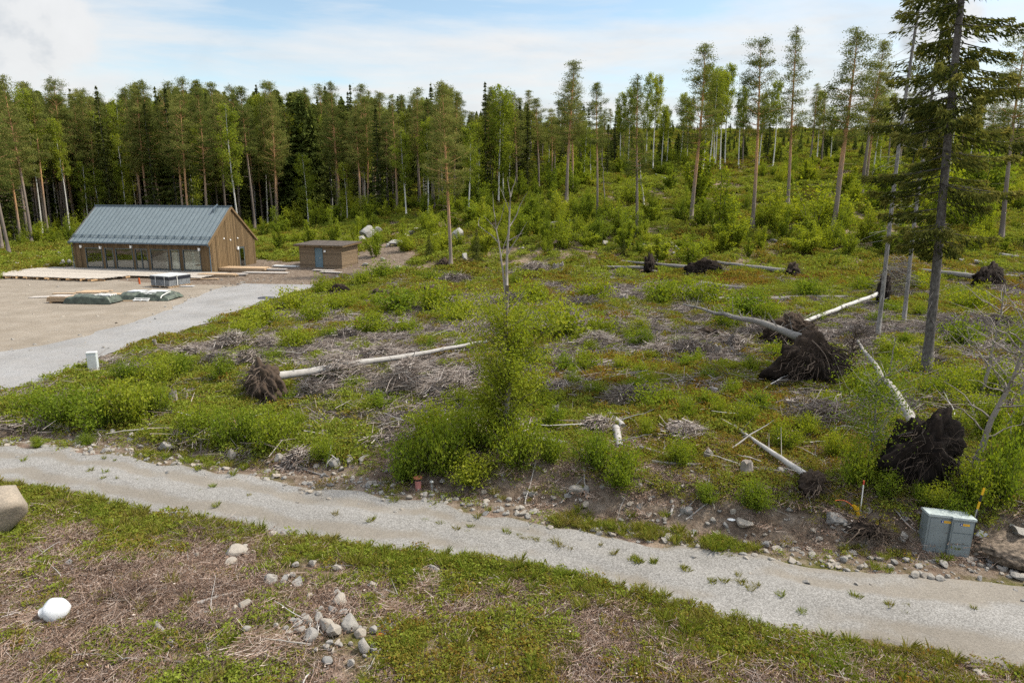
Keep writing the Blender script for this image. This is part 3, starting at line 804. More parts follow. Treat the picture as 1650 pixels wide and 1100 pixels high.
def make_pine(seed, Hh=20., cb=.5, spread=1.9, dens=1.0, clump_n=95, dead=8):
    g = np.random.default_rng(seed)
    P, r = trunk_path(g, Hh, .205, .30)
    tr = MB(); tr.tube(P, r, 8, 0, np.linspace(0, 1, len(P)))
    cr = MB(); C = []; 
    at = lambda z: np.array([np.interp(z, P[:, 2], P[:, 0]), np.interp(z, P[:, 2], P[:, 1]), z])
    z = cb * Hh
    b0, b1, br = [], [], []
    while z < Hh * .985:
        t = (z / Hh - cb) / (1 - cb)
        L = spread * (min(1, .5 + 1.8 * t) * (1 - t) ** .85 + .10) * g.uniform(.75, 1.2)
        nb = g.integers(3, 6)
        a0 = g.random() * 6.28
        for b in range(nb):
            if g.random() < .14: continue
            a = a0 + b * 6.28 / nb + g.normal() * .3; l = L * g.uniform(.6, 1.15); up = g.uniform(.0, .5) + .9 * t * t
            d = np.array([math.cos(a), math.sin(a), up]); o = at(z)
            e = o + d * l
            b0.append(o); b1.append(e); br.append(.028 * l / 2 + .008)
            for q in range(max(1, int(1.9 * l))):
                s = g.uniform(.45, 1.08)
                c = o + d * l * s + g.normal(size=3) * np.array([.22, .22, .12]) * (.5 + .4 * l)
                C.append((c, g.uniform(.6, 1.1)))
        z += Hh * g.uniform(.018, .032)
    for q in (.0, .015, .03, .05): C.append((at(Hh * (1 - q)) + g.normal(size=3) * [.12, .12, .1], .45 + 4 * q))
    cl = []; sz = []; vv = []
    for c, s in C:
        n = int(clump_n * s * dens)
        p = g.normal(size=(n, 3)) * np.array([.36, .36, .19]) * s
        cl.append(c + p); vv.append(np.clip(g.random() * .5 + .3 * g.random(n) + 1.5 * p[:, 2], 0, 1))  # tuft tops lighter: light from above put into the needle colour
    cl = np.concatenate(cl); n = len(cl); vv = np.concatenate(vv)
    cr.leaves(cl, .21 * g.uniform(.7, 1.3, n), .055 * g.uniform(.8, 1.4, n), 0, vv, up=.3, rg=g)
    tr.sticks(b0, b1, br, np.array(br) * .35, 3, 0, .8)
    d0, d1 = [], []
    for _ in range(dead):
        zz = g.uniform(.28, cb + .05) * Hh; a = g.random() * 6.28; l = g.uniform(.5, 1.6); o = at(zz)
        d0.append(o); d1.append(o + np.array([math.cos(a), math.sin(a), g.uniform(-.35, .25)]) * l)
    if dead: tr.sticks(d0, d1, .022, .008, 3, 0, .25)
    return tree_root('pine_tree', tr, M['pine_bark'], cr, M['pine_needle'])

def make_spruce(seed, Hh=18., R=1.9, cb=.12, fill=1.0, needle='spruce_needle'):
    g = np.random.default_rng(seed); P, r = trunk_path(g, Hh, .15, .05)
    tr = MB(); tr.tube(P, r, 7, 0, .45); cr = MB()
    pts = []; dd = []; z = cb * Hh
    while z < Hh:
        t = z / Hh; L = R * (1 - t) ** .85 * g.uniform(.65, 1.25) + .12; nb = g.integers(5, 8); a0 = g.random() * 6.28
        for b in range(nb):
            if g.random() > fill: continue
            a = a0 + b * 6.28 / nb + g.normal() * .2; l = L * g.uniform(.7, 1.12); n = int(12 + 26 * l)
            s = g.random(n) ** .7; x = s * l; droop = -.30 * x - .10 * x * x + .12 * (s > .8) * l
            w = g.normal(size=n) * .16 * l * (1.1 - s * .6)
            pts.append(np.c_[math.cos(a) * x - math.sin(a) * w, math.sin(a) * x + math.cos(a) * w, z + droop - np.abs(w) * .35 - g.random(n) * .12])
            dd.append(np.repeat([[math.cos(a), math.sin(a), -.55]], n, 0))
        z += Hh * g.uniform(.014, .036)
    tz = g.uniform(.86, 1.0, 90) * Hh; tn = g.normal(size=(90, 2)) * (1.03 - tz / Hh)[:, None] * R * .55
    pts.append(np.c_[tn, tz]); dd.append(np.c_[tn * 2, np.full(90, .3)])
    pts = np.concatenate(pts); n = len(pts)
    cr.leaves(pts, .34 * g.uniform(.6, 1.2, n), .13 * g.uniform(.7, 1.2, n), 0, None, dirs=np.concatenate(dd), rg=g)
    return tree_root('spruce_tree', tr, M['spruce_bark'], cr, M[needle])

def make_birch(seed, Hh=16., R=1.6, cb=.35, nl=5200, leaf=.19, twisted=.25):
    g = np.random.default_rng(seed); P, r = trunk_path(g, Hh, .11, twisted)
    tr = MB(); tr.tube(P, r, 7, 0, np.linspace(.75, .45, len(P)))
    at = lambda z: np.array([np.interp(z, P[:, 2], P[:, 0]), np.interp(z, P[:, 2], P[:, 1]), z])
    b0, b1, ts = [], [], []
    nb = 46
    for k in range(nb):
        t = cb + (1 - cb) * (k + g.random()) / nb; o = at(t * Hh); a = g.random() * 6.28
        q = (t - cb) / (1 - cb)
        l = R * (.45 + 1.3 * q) * (1 - q) ** .55 * g.uniform(.6, 1.25) + .25
        e = o + np.array([math.cos(a) * l, math.sin(a) * l, l * g.uniform(.5, 1.1)]); b0.append(o); b1.append(e); ts.append(l)
    b0 = np.array(b0); b1 = np.array(b1); ts = np.array(ts)
    tr.sticks(b0, b1, .022, .006, 3, 0, .25)
    k = g.choice(nb, nl, p=ts / ts.sum()); s = g.uniform(.35, 1.1, nl)
    c = b0[k] + (b1[k] - b0[k]) * s[:, None] + g.normal(size=(nl, 3)) * .20 * (.6 + .3 * ts[k])[:, None]
    c[:, 2] -= np.abs(g.normal(size=nl)) * .55 * s
    cr = MB(); cr.leaves(c, leaf * g.uniform(.7, 1.3, nl), leaf * .7 * g.uniform(.7, 1.3, nl), 0, np.clip(.5 * g.random(nl) + .5 * g.random(nb)[k], 0, 1), up=.4, rg=g)
    return tree_root('birch_tree', tr, M['birch_bark'], cr, M['birch_leaf'])

def make_bush(seed, R=.8, Hh=1.1, n=2600, leaf=.055, stems=26, mat='bush_leaf', name='shrub', low=.0, shape=.8):
    """many-stemmed shrub one metre scale; leaves cling to the outer part of each stem"""
    g = np.random.default_rng(seed)
    a = g.random(stems) * 6.28; rad = np.sqrt(g.random(stems)) * R
    top = np.c_[rad * np.cos(a), rad * np.sin(a), Hh * np.sqrt(np.clip(1 - (rad / R) ** 2 * shape, .05, 1)) * g.uniform(.65, 1.12, stems)]
    base = np.c_[top[:, :2] * .25, np.zeros(stems)] + np.c_[g.normal(size=(stems, 2)) * .04 * R, np.zeros(stems)]
    tr = MB()
    midp = base + (top - base) * .5; midp[:, :2] -= (top - base)[:, :2] * .12
    rr = .012 * (Hh / 1.1) ** .5
    tr.sticks(base, midp, rr, rr * .7, 3); tr.sticks(midp, top, rr * .7, rr * .3, 3)
    k = g.integers(0, stems, n); s = g.uniform(low, 1.04, n) ** .75
    q = np.where((s < .5)[:, None], base[k] + (midp - base)[k] * (s * 2)[:, None], midp[k] + (top - midp)[k] * (s * 2 - 1)[:, None])
    c = q + g.normal(size=(n, 3)) * (.05 + .10 * s)[:, None] * R
    c[:, 2] = np.abs(c[:, 2])
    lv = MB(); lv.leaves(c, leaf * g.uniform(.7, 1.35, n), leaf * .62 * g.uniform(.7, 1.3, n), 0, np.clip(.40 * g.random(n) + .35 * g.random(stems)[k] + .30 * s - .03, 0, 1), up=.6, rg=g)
    r = bpy.data.objects.new(name, None); COL.objects.link(r)
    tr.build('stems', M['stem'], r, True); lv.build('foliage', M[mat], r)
    return r

def place(key, loc, rz=None, scale=(1, 1, 1)):
    """the first of a kind moves into place, the rest are copies"""
    o, used = PROTO[key]
    rz = rng.random() * 6.28 if rz is None else rz
    if not used:
        PROTO[key][1] = True; o.location = loc; o.rotation_euler = (0, 0, rz); o.scale = scale; return o
    return dup(o, loc, rz, scale)

HOUSE = dict(x=-29.21, y=66.34, th=-.24, L=16.13, Wd=7.334, e=3.12, r=6.36)
def hw(a, b):      # house plan: a along the front from its left corner, b to the back
    a = a - HOUSE['L']; c, s = math.cos(HOUSE['th']), math.sin(HOUSE['th'])
    return (HOUSE['x'] + c * a - s * b, HOUSE['y'] + s * a + c * b)
HOUSEW = np.array([hw(-.5, -.5), hw(16.7, -.5), hw(16.7, 7.9), hw(-.5, 7.9)])

def forest():
    for k, (cb, sp, de) in enumerate([(.46, 2.5, 1.0), (.42, 2.7, 1.0), (.54, 2.2, 1.1), (.36, 2.0, .9), (.50, 2.7, .9), (.44, 2.4, 1.1)]):
        PROTO['pine%d' % k] = [make_pine(300 + k, 20, cb, sp, de, dead=[4, 12, 7, 16, 9, 5][k]), False]
    for k in range(4): PROTO['spruce%d' % k] = [make_spruce(320 + k, 18, [1.7, 2.1, 1.5, 1.9][k], [.10, .2, .15, .05][k], .9), False]
    for k in range(4): PROTO['birch%d' % k] = [make_birch(340 + k, 16, [1.5, 1.9, 1.3, 1.6][k], [.35, .25, .5, .45][k]), False]
    LOOKP = ['full crowned', 'twiggy trunked', 'high crowned', 'long crowned', 'loose crowned', 'dense crowned']
    LOOKS = ['narrow dark', 'broad dark', 'thin dark', 'shaggy dark']
    LOOKB = ['airy', 'broad', 'high crowned', 'slim']
    def zone(px):
        for a, z in [(60, 'at the far left'), (115, 'left of the roof'), (230, 'behind the left roof half'), (375, 'behind the right roof half'),
                     (480, 'between house and shed'), (575, 'behind the brown shed'), (715, 'behind the white boulders'), (830, 'behind the lone pine'),
                     (1000, 'at the dark wood end'), (1250, 'on the slope skyline'), (1420, 'behind the orange leaning pine'), (9999, 'behind the large spruce')]:
            if px < a: return z
    REC = {}
    def put(kind, k, base, top_py, row, rz=None, wide=1.0, special=None):
        h = height_to(base, top_py)
        h = float(np.clip(h, 5, 30))
        nom = {'pine': 20, 'spruce': 18, 'birch': 16}[kind]
        s = h / nom; w = s ** .6 * wide
        o = place('%s%d' % (kind, k), tuple(base - np.array([0, 0, .05])), rz, (w, w, s))
        look = {'pine': LOOKP, 'spruce': LOOKS, 'birch': LOOKB}[kind][k]
        if special: tag(o, special, 'tree', None)
        else:
            px = proj(base[None])[0][0]
            REC.setdefault((kind, look, row, zone(px)), []).append((px, o))
    Tx = [-150, 0, 50, 150, 230, 320, 400, 450, 520, 600, 640, 720, 760, 800, 830, 900, 1000, 1100]
    Ty = [150, 146, 128, 138, 148, 122, 136, 128, 138, 142, 146, 138, 168, 146, 150, 160, 180, 200]
    Bx = [-150, 0, 60, 110, 300, 420, 480, 560, 640, 700, 780, 830, 900, 1000]
    By = [416, 410, 394, 386, 384, 378, 368, 356, 352, 348, 336, 322, 296, 268]
    used = []
    def free(p, dmin):
        for q in used:
            if (q[0] - p[0]) ** 2 + (q[1] - p[1]) ** 2 < dmin * dmin: return False
        used.append(p); return True
    # trees at the forest edge whose trunks can be followed in the photograph: column, foot row, top row, kind
    EDGE = [(16,414,150,'pine',1),(4,404,170,'pine',4),(52,396,122,'pine',0),(22,388,165,'pine',3),(78,382,150,'pine',2),(114,378,126,'pine',4),(60,372,190,'pine',5),
            (150,374,152,'pine',1),(145,372,262,'birch',2),(168,372,270,'birch',0),(205,371,218,'birch',1),(215,370,200,'pine',2),(258,372,166,'pine',3),(305,372,190,'pine',0),(318,370,118,'pine',4),
            (366,374,206,'pine',1),(386,372,170,'birch',2),(345,369,130,'pine',2),(425,368,186,'pine',0),(445,366,132,'pine',4),(452,362,140,'pine',5),(495,360,182,'pine',1),(497,362,250,'birch',3),(545,352,170,'pine',4),
            (525,350,140,'spruce',0),(560,350,262,'birch',1),(582,352,185,'pine',2),(612,350,168,'spruce',3),(627,345,180,'pine',0),(640,348,152,'pine',3),(655,345,210,'birch',2),(690,340,190,'birch',0),
            (716,345,140,'pine',1),(733,338,150,'pine',5),(700,338,160,'pine',2),(755,338,200,'birch',2),(783,330,132,'spruce',2),(803,325,138,'birch',1),(812,322,150,'birch',3),(770,326,190,'birch',0),(832,318,150,'pine',3),
            (850,308,170,'spruce',0),(868,305,158,'pine',2),(888,298,176,'pine',4),(940,292,196,'birch',0),(952,290,205,'birch',2),(978,285,200,'spruce',2)]
    for px, fy, ty, kind, k in EDGE:
        if kind == 'birch': fy += 5; k = [0, 1, 0, 1][k]
        b = ground(px, fy); used.append(b); put(kind, k, b, ty, 'front', wide=1.0 if kind != 'birch' else 1.15)
    # rows behind
    n = 0
    for it in range(4000):
        if n >= 330: break
        px = rng.uniform(-190, 1010); back = rng.random() ** 1.3 * 42
        b0 = ground(px, float(np.interp(px, Bx, By)) - 4)
        b = at_dist(px, b0[1] + 3 + back)
        if not free(b, 1.7 + .015 * back): continue
        n += 1
        u = rng.random(); kind = 'pine' if u < .58 else 'spruce' if u < .80 else 'birch'
        if px > 820: kind = 'pine' if u < .45 else 'spruce' if u < .8 else 'birch'
        ty = float(np.interp(px, Tx, Ty)) + rng.uniform(-12, 58) * (1 - .4 * back / 42) + (26 if kind == 'birch' else 0)
        put(kind, int(rng.integers(0, 6 if kind == 'pine' else 4)), b, ty, 'back' if back > 10 else 'middle')
    # bigger trees left standing on the slope
    KEY = [((727,437),132,'pine',1,'lone tall pine with bare reddish trunk standing right of the brown shed',.95),
           ((913,328),100,'pine',5,'left of twin pines on the slope, taller, with rusty trunk',1.15),((922,312),128,'pine',0,'right of twin pines on the slope, shorter and dark trunked',1.0),
           ((962,352),133,'pine',2,'slim high crowned pine right of the twin pines on the slope',.8),((1026,386),118,'pine',3,'pale barked pine crossing a leaning white birch pole on the slope',.95),
           ((1113,356),70,'pine',1,'tall bushy pine with dark lower trunk on the open slope',1.15),((1212,368),62,'pine',4,'tall pine with red bark standing in the young birches',1.05),
           ((1269,334),40,'pine',3,'tallest slender pine on the slope with sparse narrow crown',1.0),((1343,372),44,'pine',0,'leaning pine with bright orange trunk and dense round crown',1.25),
           ((1388,318),70,'pine',5,'dark trunked pine just right of the bright orange leaning pine',1.2),((1347,312),170,'pine',2,'short grey pine left of the orange leaning pine',.7),
           ((1613,388),52,'pine',4,'orange trunked pine at the right edge beyond the big spruce',1.2)]
    for (px, fy), ty, kind, k, lab, wd in KEY:
        b = ground(px, fy); used.append(b); put(kind, k, b, ty, 'key', None, wd, lab)
        if px == 1343:
            pass
    # birches and pines along the skyline of the slope
    SKY = [(1000,268,150,'birch',2),(1012,272,140,'birch',2),(990,262,180,'spruce',2),(1040,262,118,'birch',0),(1052,268,122,'birch',2),(1066,262,170,'birch',2),(1074,258,176,'birch',2),(1068,254,182,'birch',3),
           (1096,258,150,'birch',2),(1107,250,160,'birch',2),(1132,270,104,'birch',2),(1142,274,114,'birch',3),(1152,262,108,'birch',2),(1160,270,116,'birch',2),(1168,260,104,'birch',2),(1150,254,120,'birch',0),
           (1190,262,140,'birch',2),(1196,258,146,'pine',3),(1222,262,150,'birch',2),(1236,254,150,'spruce',0),(1245,262,130,'birch',2),(1305,252,134,'pine',3),(1316,252,146,'birch',2),(1323,256,150,'pine',3),(1338,250,170,'birch',3),
           (1395,296,118,'pine',1),(1406,276,140,'birch',1),(1430,262,150,'pine',2),(1418,258,168,'birch',2),(1448,270,150,'pine',4),(1470,262,170,'spruce',1),(1488,258,160,'pine',0),(1508,262,172,'pine',3),(1530,270,150,'birch',1),
           (1545,258,168,'pine',2),(1560,262,150,'birch',0),(1575,256,172,'spruce',0),(1590,262,160,'pine',5),(1606,255,166,'pine',1),(1630,262,150,'spruce',3),(1642,256,160,'pine',4),(1660,262,150,'pine',0),(1680,258,140,'birch',0),
           (1700,262,150,'pine',1),(1730,270,140,'spruce',2),(1760,262,150,'pine',2)]
    for px, fy, ty, kind, k in SKY:
        b = ground(px, fy + 8)
        if b[1] > 230: b = at_dist(px, 140 + rng.uniform(-10, 14))
        put(kind, k, b, ty, 'sky')
    GR = {'front': 'trees at the forest edge', 'middle': 'trees just inside the forest', 'back': 'trees deep in the forest', 'sky': 'trees along the skyline of the slope'}
    RW = {'front': 'in the front row', 'middle': 'of the middle rows', 'back': 'of the back rows', 'sky': ''}
    for (kind, look, row, z), l in REC.items():
        l.sort(key=lambda t: t[0])
        for i, (_, o) in enumerate(l):
            tail = '' if len(l) == 1 else ', %s from left' % ordinal(i)
            tag(o, ' '.join(('%s %s %s %s%s' % (look, kind, RW[row], z, tail)).split()).replace(' ,', ','), 'tree', GR[row])
    # the far wood reads as one mass
    N = 1500
    x = rng.uniform(-150, 260, N * 3); y = rng.uniform(112, 300, N * 3)
    px, py, d = proj(np.c_[x, y, H(x, y)])
    k = (px > 930) & (px < 1900) & (py < 262) & (rng.random(len(x)) < .6 + .4 * (y < 200))
    k |= (px > -300) & (px < 1000) & (y > 168) & (y < 200)
    x, y = x[k], y[k]
    P = np.c_[x, y, H(x, y) - .1]; n = len(P)
    pr = []
    for j in range(3):
        r = make_spruce(360 + j, 8, 1.6, .03, .95)
        m = MB()
        tr, cw = r.children[0], r.children[1]
        if tr.name.startswith('crown'): tr, cw = cw, tr
        for q in (tr, cw, r): COL.objects.unlink(q)
        cw.parent = None; cw.data.materials.clear(); cw.data.materials.append(M['farwood']); pr.append(cw); bpy.data.objects.remove(tr); bpy.data.objects.remove(r)
    s = np.array([np.clip(height_to(q, rng.uniform(212, 240)) / 8.0, .25, 1.2) for q in P])
    x2 = rng.uniform(-190, 20, 420); y2 = rng.uniform(150, 190, 420)
    px, py, d = proj(np.c_[x2, y2, H(x2, y2)]); k = (px > -330) & (px < 860); x2, y2, px = x2[k], y2[k], px[k]
    P = np.concatenate([P, np.c_[x2, y2, H(x2, y2) - .1]]); s = np.concatenate([s, [max(.7, height_to(np.array([a, b_, float(H(a, b_))]), float(np.interp(q, Tx, Ty)) + rng.uniform(14, 60)) / 8.0) for a, b_, q in zip(x2, y2, px)]]); n = len(P)
    scatter('distant_wood', pr, P, np.c_[np.zeros((n, 2)), rng.random(n) * 6.28], np.c_[s * 1.1, s * 1.1, s], rng.integers(0, 3, n), rng.random(n),
            'far young conifer wood closing the skyline behind the slope', 'wood')
M['farwood'] = mat_leaf('distant_needles', [(0, (.055,.078,.020)), (.5, (.115,.145,.034)), (1, (.20,.215,.05))], inst=True, trans=.2, wv=.5)

# ------------------------------------------------------------------ shrubs and saplings
def shrubs():
    for k in range(5): PROTO['bush%d' % k] = [make_bush(400 + k, [.8, .9, .7, .85, .75][k], [1.0, .9, 1.1, .8, 1.2][k], 2900, .070, [30, 34, 24, 36, 22][k]), False]
    for k in range(4): PROTO['mbush%d' % k] = [make_bush(420 + k, [.9, .8, 1.0, .8][k], [.9, 1.1, .8, 1.0][k], 1500, .095, [22, 18, 26, 16][k]), False]
    for k in range(5): PROTO['sap%d' % k] = [make_bush(440 + k, [.9, .7, 1.1, .8, .6][k], [2.6, 3.0, 2.4, 2.8, 3.2][k], 2500, .115, [14, 9, 18, 12, 8][k], 'sapling_leaf', 'sapling', .05, .9), False]
    LK = ['round leafy green', 'broad low green', 'upright bright green', 'spreading dense green', 'tall open green']
    L = [(60,668,95,50,1),(105,684,115,66,3),(165,690,125,76,0),(215,684,110,80,3),(252,672,70,62,2),(255,618,100,48,1),(205,612,60,34,3),(295,606,50,42,2),(318,704,85,64,0),(372,718,92,66,3),(440,722,95,78,0),(400,712,60,60,2),
         (525,740,60,44,1),(360,612,50,44,2),(480,690,50,34,1),(655,770,100,84,0),(712,762,125,104,3),(762,722,130,90,1),(700,712,110,66,3),(760,775,110,60,0),(835,745,120,84,1),(888,742,80,56,3),(955,752,90,70,0),(1000,782,95,74,3),
         (1098,748,70,54,0),(1135,808,50,34,2),(1212,818,80,56,0),(1105,672,50,38,2),(1200,684,56,46,1),(1262,722,70,50,3),(1180,640,46,34,2),(1345,735,60,50,1),(1378,778,90,80,0),(1420,800,70,60,4),
         (1560,812,100,90,0),(1610,800,110,110,3),(1640,740,90,120,4),(1505,826,60,56,2),(1540,840,70,56,1),(1588,705,80,84,4),(1480,812,40,40,2),(1300,700,60,36,3),(1040,700,40,34,2),(60,720,30,20,2),(140,716,40,20,1)]
    for px, fy, w, h, k in L:
        b = ground(px, fy); m = mpp(b)
        R = [.8, .9, .7, .85, .75][k] * 1.15; Hh = [1.0, .9, 1.1, .8, 1.2][k] * 1.08
        o = place('bush%d' % k, tuple(b), None, (w * m * .5 / R, w * m * .5 / R, h * m / Hh))
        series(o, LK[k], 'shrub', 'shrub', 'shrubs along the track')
    LM = ['rounded mid green', 'upright mid green', 'low mid green', 'loose mid green']
    ML = [(470,502,90,40,2),(430,528,90,40,0),(510,520,70,36,2),(640,505,110,44,0),(700,500,100,50,0),(740,520,110,44,2),(650,540,80,30,0),(592,540,80,40,1),(545,500,70,34,2),(905,545,150,60,0),(970,545,80,40,2),(855,490,80,40,0),
          (1065,490,90,45,0),(1135,490,100,45,2),(1205,510,120,44,0),(1175,530,60,40,1),(960,482,90,35,2),(480,560,70,36,0),(395,545,70,34,2),(620,450,60,34,1),(520,478,36,40,1),(584,462,50,30,0),(700,456,40,24,1),
          (1240,520,50,36,2),(1440,580,70,40,3),(1545,560,90,50,0),(1600,640,80,60,3),(1030,560,60,34,1),(1000,600,50,30,2),(1380,640,50,50,3),(1120,590,44,30,1),(860,640,60,40,2),(890,690,60,44,0),(1300,480,70,36,0),(1390,470,60,30,2),
          (1250,600,40,30,1),(1210,600,34,28,3),(1160,668,40,30,2),(960,640,40,30,1),(900,600,60,34,3),(1560,500,90,40,2),(1480,470,70,34,0)]
    for px, fy, w, h, k in ML:
        b = ground(px, fy); m = mpp(b); R = [.9, .8, 1.0, .8][k] * 1.1; Hh = [.9, 1.1, .8, 1.0][k] * 1.08
        o = place('mbush%d' % k, tuple(b), None, (w * m * .5 / R, w * m * .5 / R, h * m / Hh)); series(o, LM[k], 'bush', 'bush', 'bushes in the clearing')
    # a field of low bushes in the clearing and behind the house
    n = 0; used = []
    for it in range(6000):
        if n >= 150: break
        if rng.random() < .7: px, fy = rng.uniform(390, 1640), rng.uniform(440, 660)
        else: px, fy = rng.uniform(-60, 470), rng.uniform(372, 440)
        b = ground(px, fy)
        if not area_mask(b[0:1], b[1:2], 2.0, 1.0)[0] or sdf(b[0], b[1], STONYW) < .5 or sdf(b[0], b[1], HOUSEW) < 1.2 or b[1] > 95: continue
        if fbm(b[0] / 3.2, b[1] / 3.2, 71, 3) < .47: continue
        if any((q[0] - b[0]) ** 2 + (q[1] - b[1]) ** 2 < 1.6 for q in used): continue
        used.append(b); n += 1; k = int(rng.integers(0, 4)); s = rng.uniform(.5, .95)
        o = place('mbush%d' % k, tuple(b), None, (s, s, s * rng.uniform(.7, 1.1))); series(o, LM[k], 'bush', 'bush', 'bushes in the clearing')
    # young birches on the slope
    LS = ['bushy young', 'slender young', 'wide young', 'pale young', 'thin upright young']
    SP = [(1030,330,60,60,2),(1000,380,60,70,0),(1110,430,60,60,0),(860,360,50,60,2),(775,330,60,60,0),(1160,380,70,110,1),(1125,330,60,110,4),(1310,370,110,90,2),(1250,370,60,80,0),(1180,400,60,80,1),(1420,340,80,90,0),
          (538,398,26,64,1),(520,402,24,30,0),(565,400,28,34,2),(575,395,20,50,4),(605,414,40,56,0),(500,400,26,50,4),(650,405,40,40,2),(780,410,40,60,1),(710,402,50,40,2),(690,375,40,50,0),(760,365,40,50,4),(840,385,50,60,0),
          (1290,410,60,50,1),(1060,425,50,50,4),(1560,370,90,90,2),(1580,330,100,120,0),(1520,340,70,80,3),(1490,400,60,60,1),(945,400,40,36,1),(965,395,50,50,3)]
    used = []; n = 0
    def sap(b, w, h, k):
        R = [.9, .7, 1.1, .8, .6][k] * 1.1; Hh = [2.6, 3.0, 2.4, 2.8, 3.2][k] * 1.05
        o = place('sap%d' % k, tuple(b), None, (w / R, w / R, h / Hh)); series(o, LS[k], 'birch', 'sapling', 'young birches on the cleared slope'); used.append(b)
    for px, fy, w, h, k in SP:
        b = ground(px, fy); m = mpp(b); sap(b, w * m * .5, h * m, k); n += 1
    for it in range(9000):
        if n >= 285: break
        u = rng.random()
        px, fy = (rng.uniform(770, 1680), rng.uniform(262, 415)) if u < .8 else (rng.uniform(420, 780), rng.uniform(345, 415)) if u < .93 else (rng.uniform(-40, 480), rng.uniform(362, 392))
        b = ground(px, fy)
        if b[1] > 175 or sdf(b[0], b[1], HOUSEW) < 1.5 or sdf(b[0], b[1], STONYW) < 1.5: continue
        if sdf(b[0], b[1], W(STRIP)) < 0 and rng.random() < .8: continue
        if any((q[0] - b[0]) ** 2 + (q[1] - b[1]) ** 2 < 2.6 for q in used): continue
        if fbm(b[0] / 9, b[1] / 9, 87, 3) < .40: continue
        k = int(rng.integers(0, 5)); h = rng.uniform(1.6, 4.3) * (1 if px > 770 else .75)
        sap(b, h * rng.uniform(.26, .45), h, k); n += 1
    # leafy undergrowth along the forest edge
    LU = ['rounded leafy', 'slim leafy', 'broad leafy', 'pale leafy', 'tall thin leafy']; n = 0; used2 = []
    for it in range(4000):
        if n >= 170: break
        px = rng.uniform(-60, 960); fy = float(np.interp(px, [-60, 60, 110, 300, 420, 560, 700, 830, 960], [398, 388, 380, 378, 374, 350, 340, 318, 290])) + rng.uniform(-12, 12)
        b = ground(px, fy)
        if sdf(b[0], b[1], HOUSEW) < 2 or sdf(b[0], b[1], STONYW) < 2: continue
        if any((q[0] - b[0]) ** 2 + (q[1] - b[1]) ** 2 < 2.2 for q in used2): continue
        used2.append(b); n += 1; k = int(rng.integers(0, 5)); R = [.9, .7, 1.1, .8, .6][k] * 1.1; Hh = [2.6, 3.0, 2.4, 2.8, 3.2][k] * 1.05
        h = rng.uniform(1.6, 5.5) * (.7 if px < 120 else 1); w = h * rng.uniform(.26, .42)
        o = place('sap%d' % k, tuple(b), None, (w / R, w / R, h / Hh)); o.name = 'undergrowth_bush'; series(o, LU[k], 'undergrowth bush', 'bush', 'leafy undergrowth at the forest edge')
    # two small dark spruces
    PROTO['sspruce0'] = [make_spruce(470, 18, 5.2, .06, .95), False]
    for (px, fy, ty, lab) in [(768, 424, 368, 'small dark spruce standing in front of a bright green young birch'), (692, 417, 376, 'small olive spruce right of the boulders behind the shed'), (1005, 412, 384, 'tiny spruce in front of the pale stone strip')]:
        b = ground(px, fy); h = height_to(b, ty); o = place('sspruce0', tuple(b), None, (h / 18,) * 3); tag(o, lab, 'tree', 'small spruces')

# ------------------------------------------------------------------ the dead forked tree with a green foot
def wobble_path(g, a, b, k=7, amp=.05):
    a = np.array(a, float); b = np.array(b, float); t = np.linspace(0, 1, k)[:, None]
    l = np.linalg.norm(b - a)
    w = np.cumsum(g.normal(size=(k, 3)), 0) * amp * l / k; w -= w[0] + (w[-1] - w[0]) * t
    return a + (b - a) * t + w

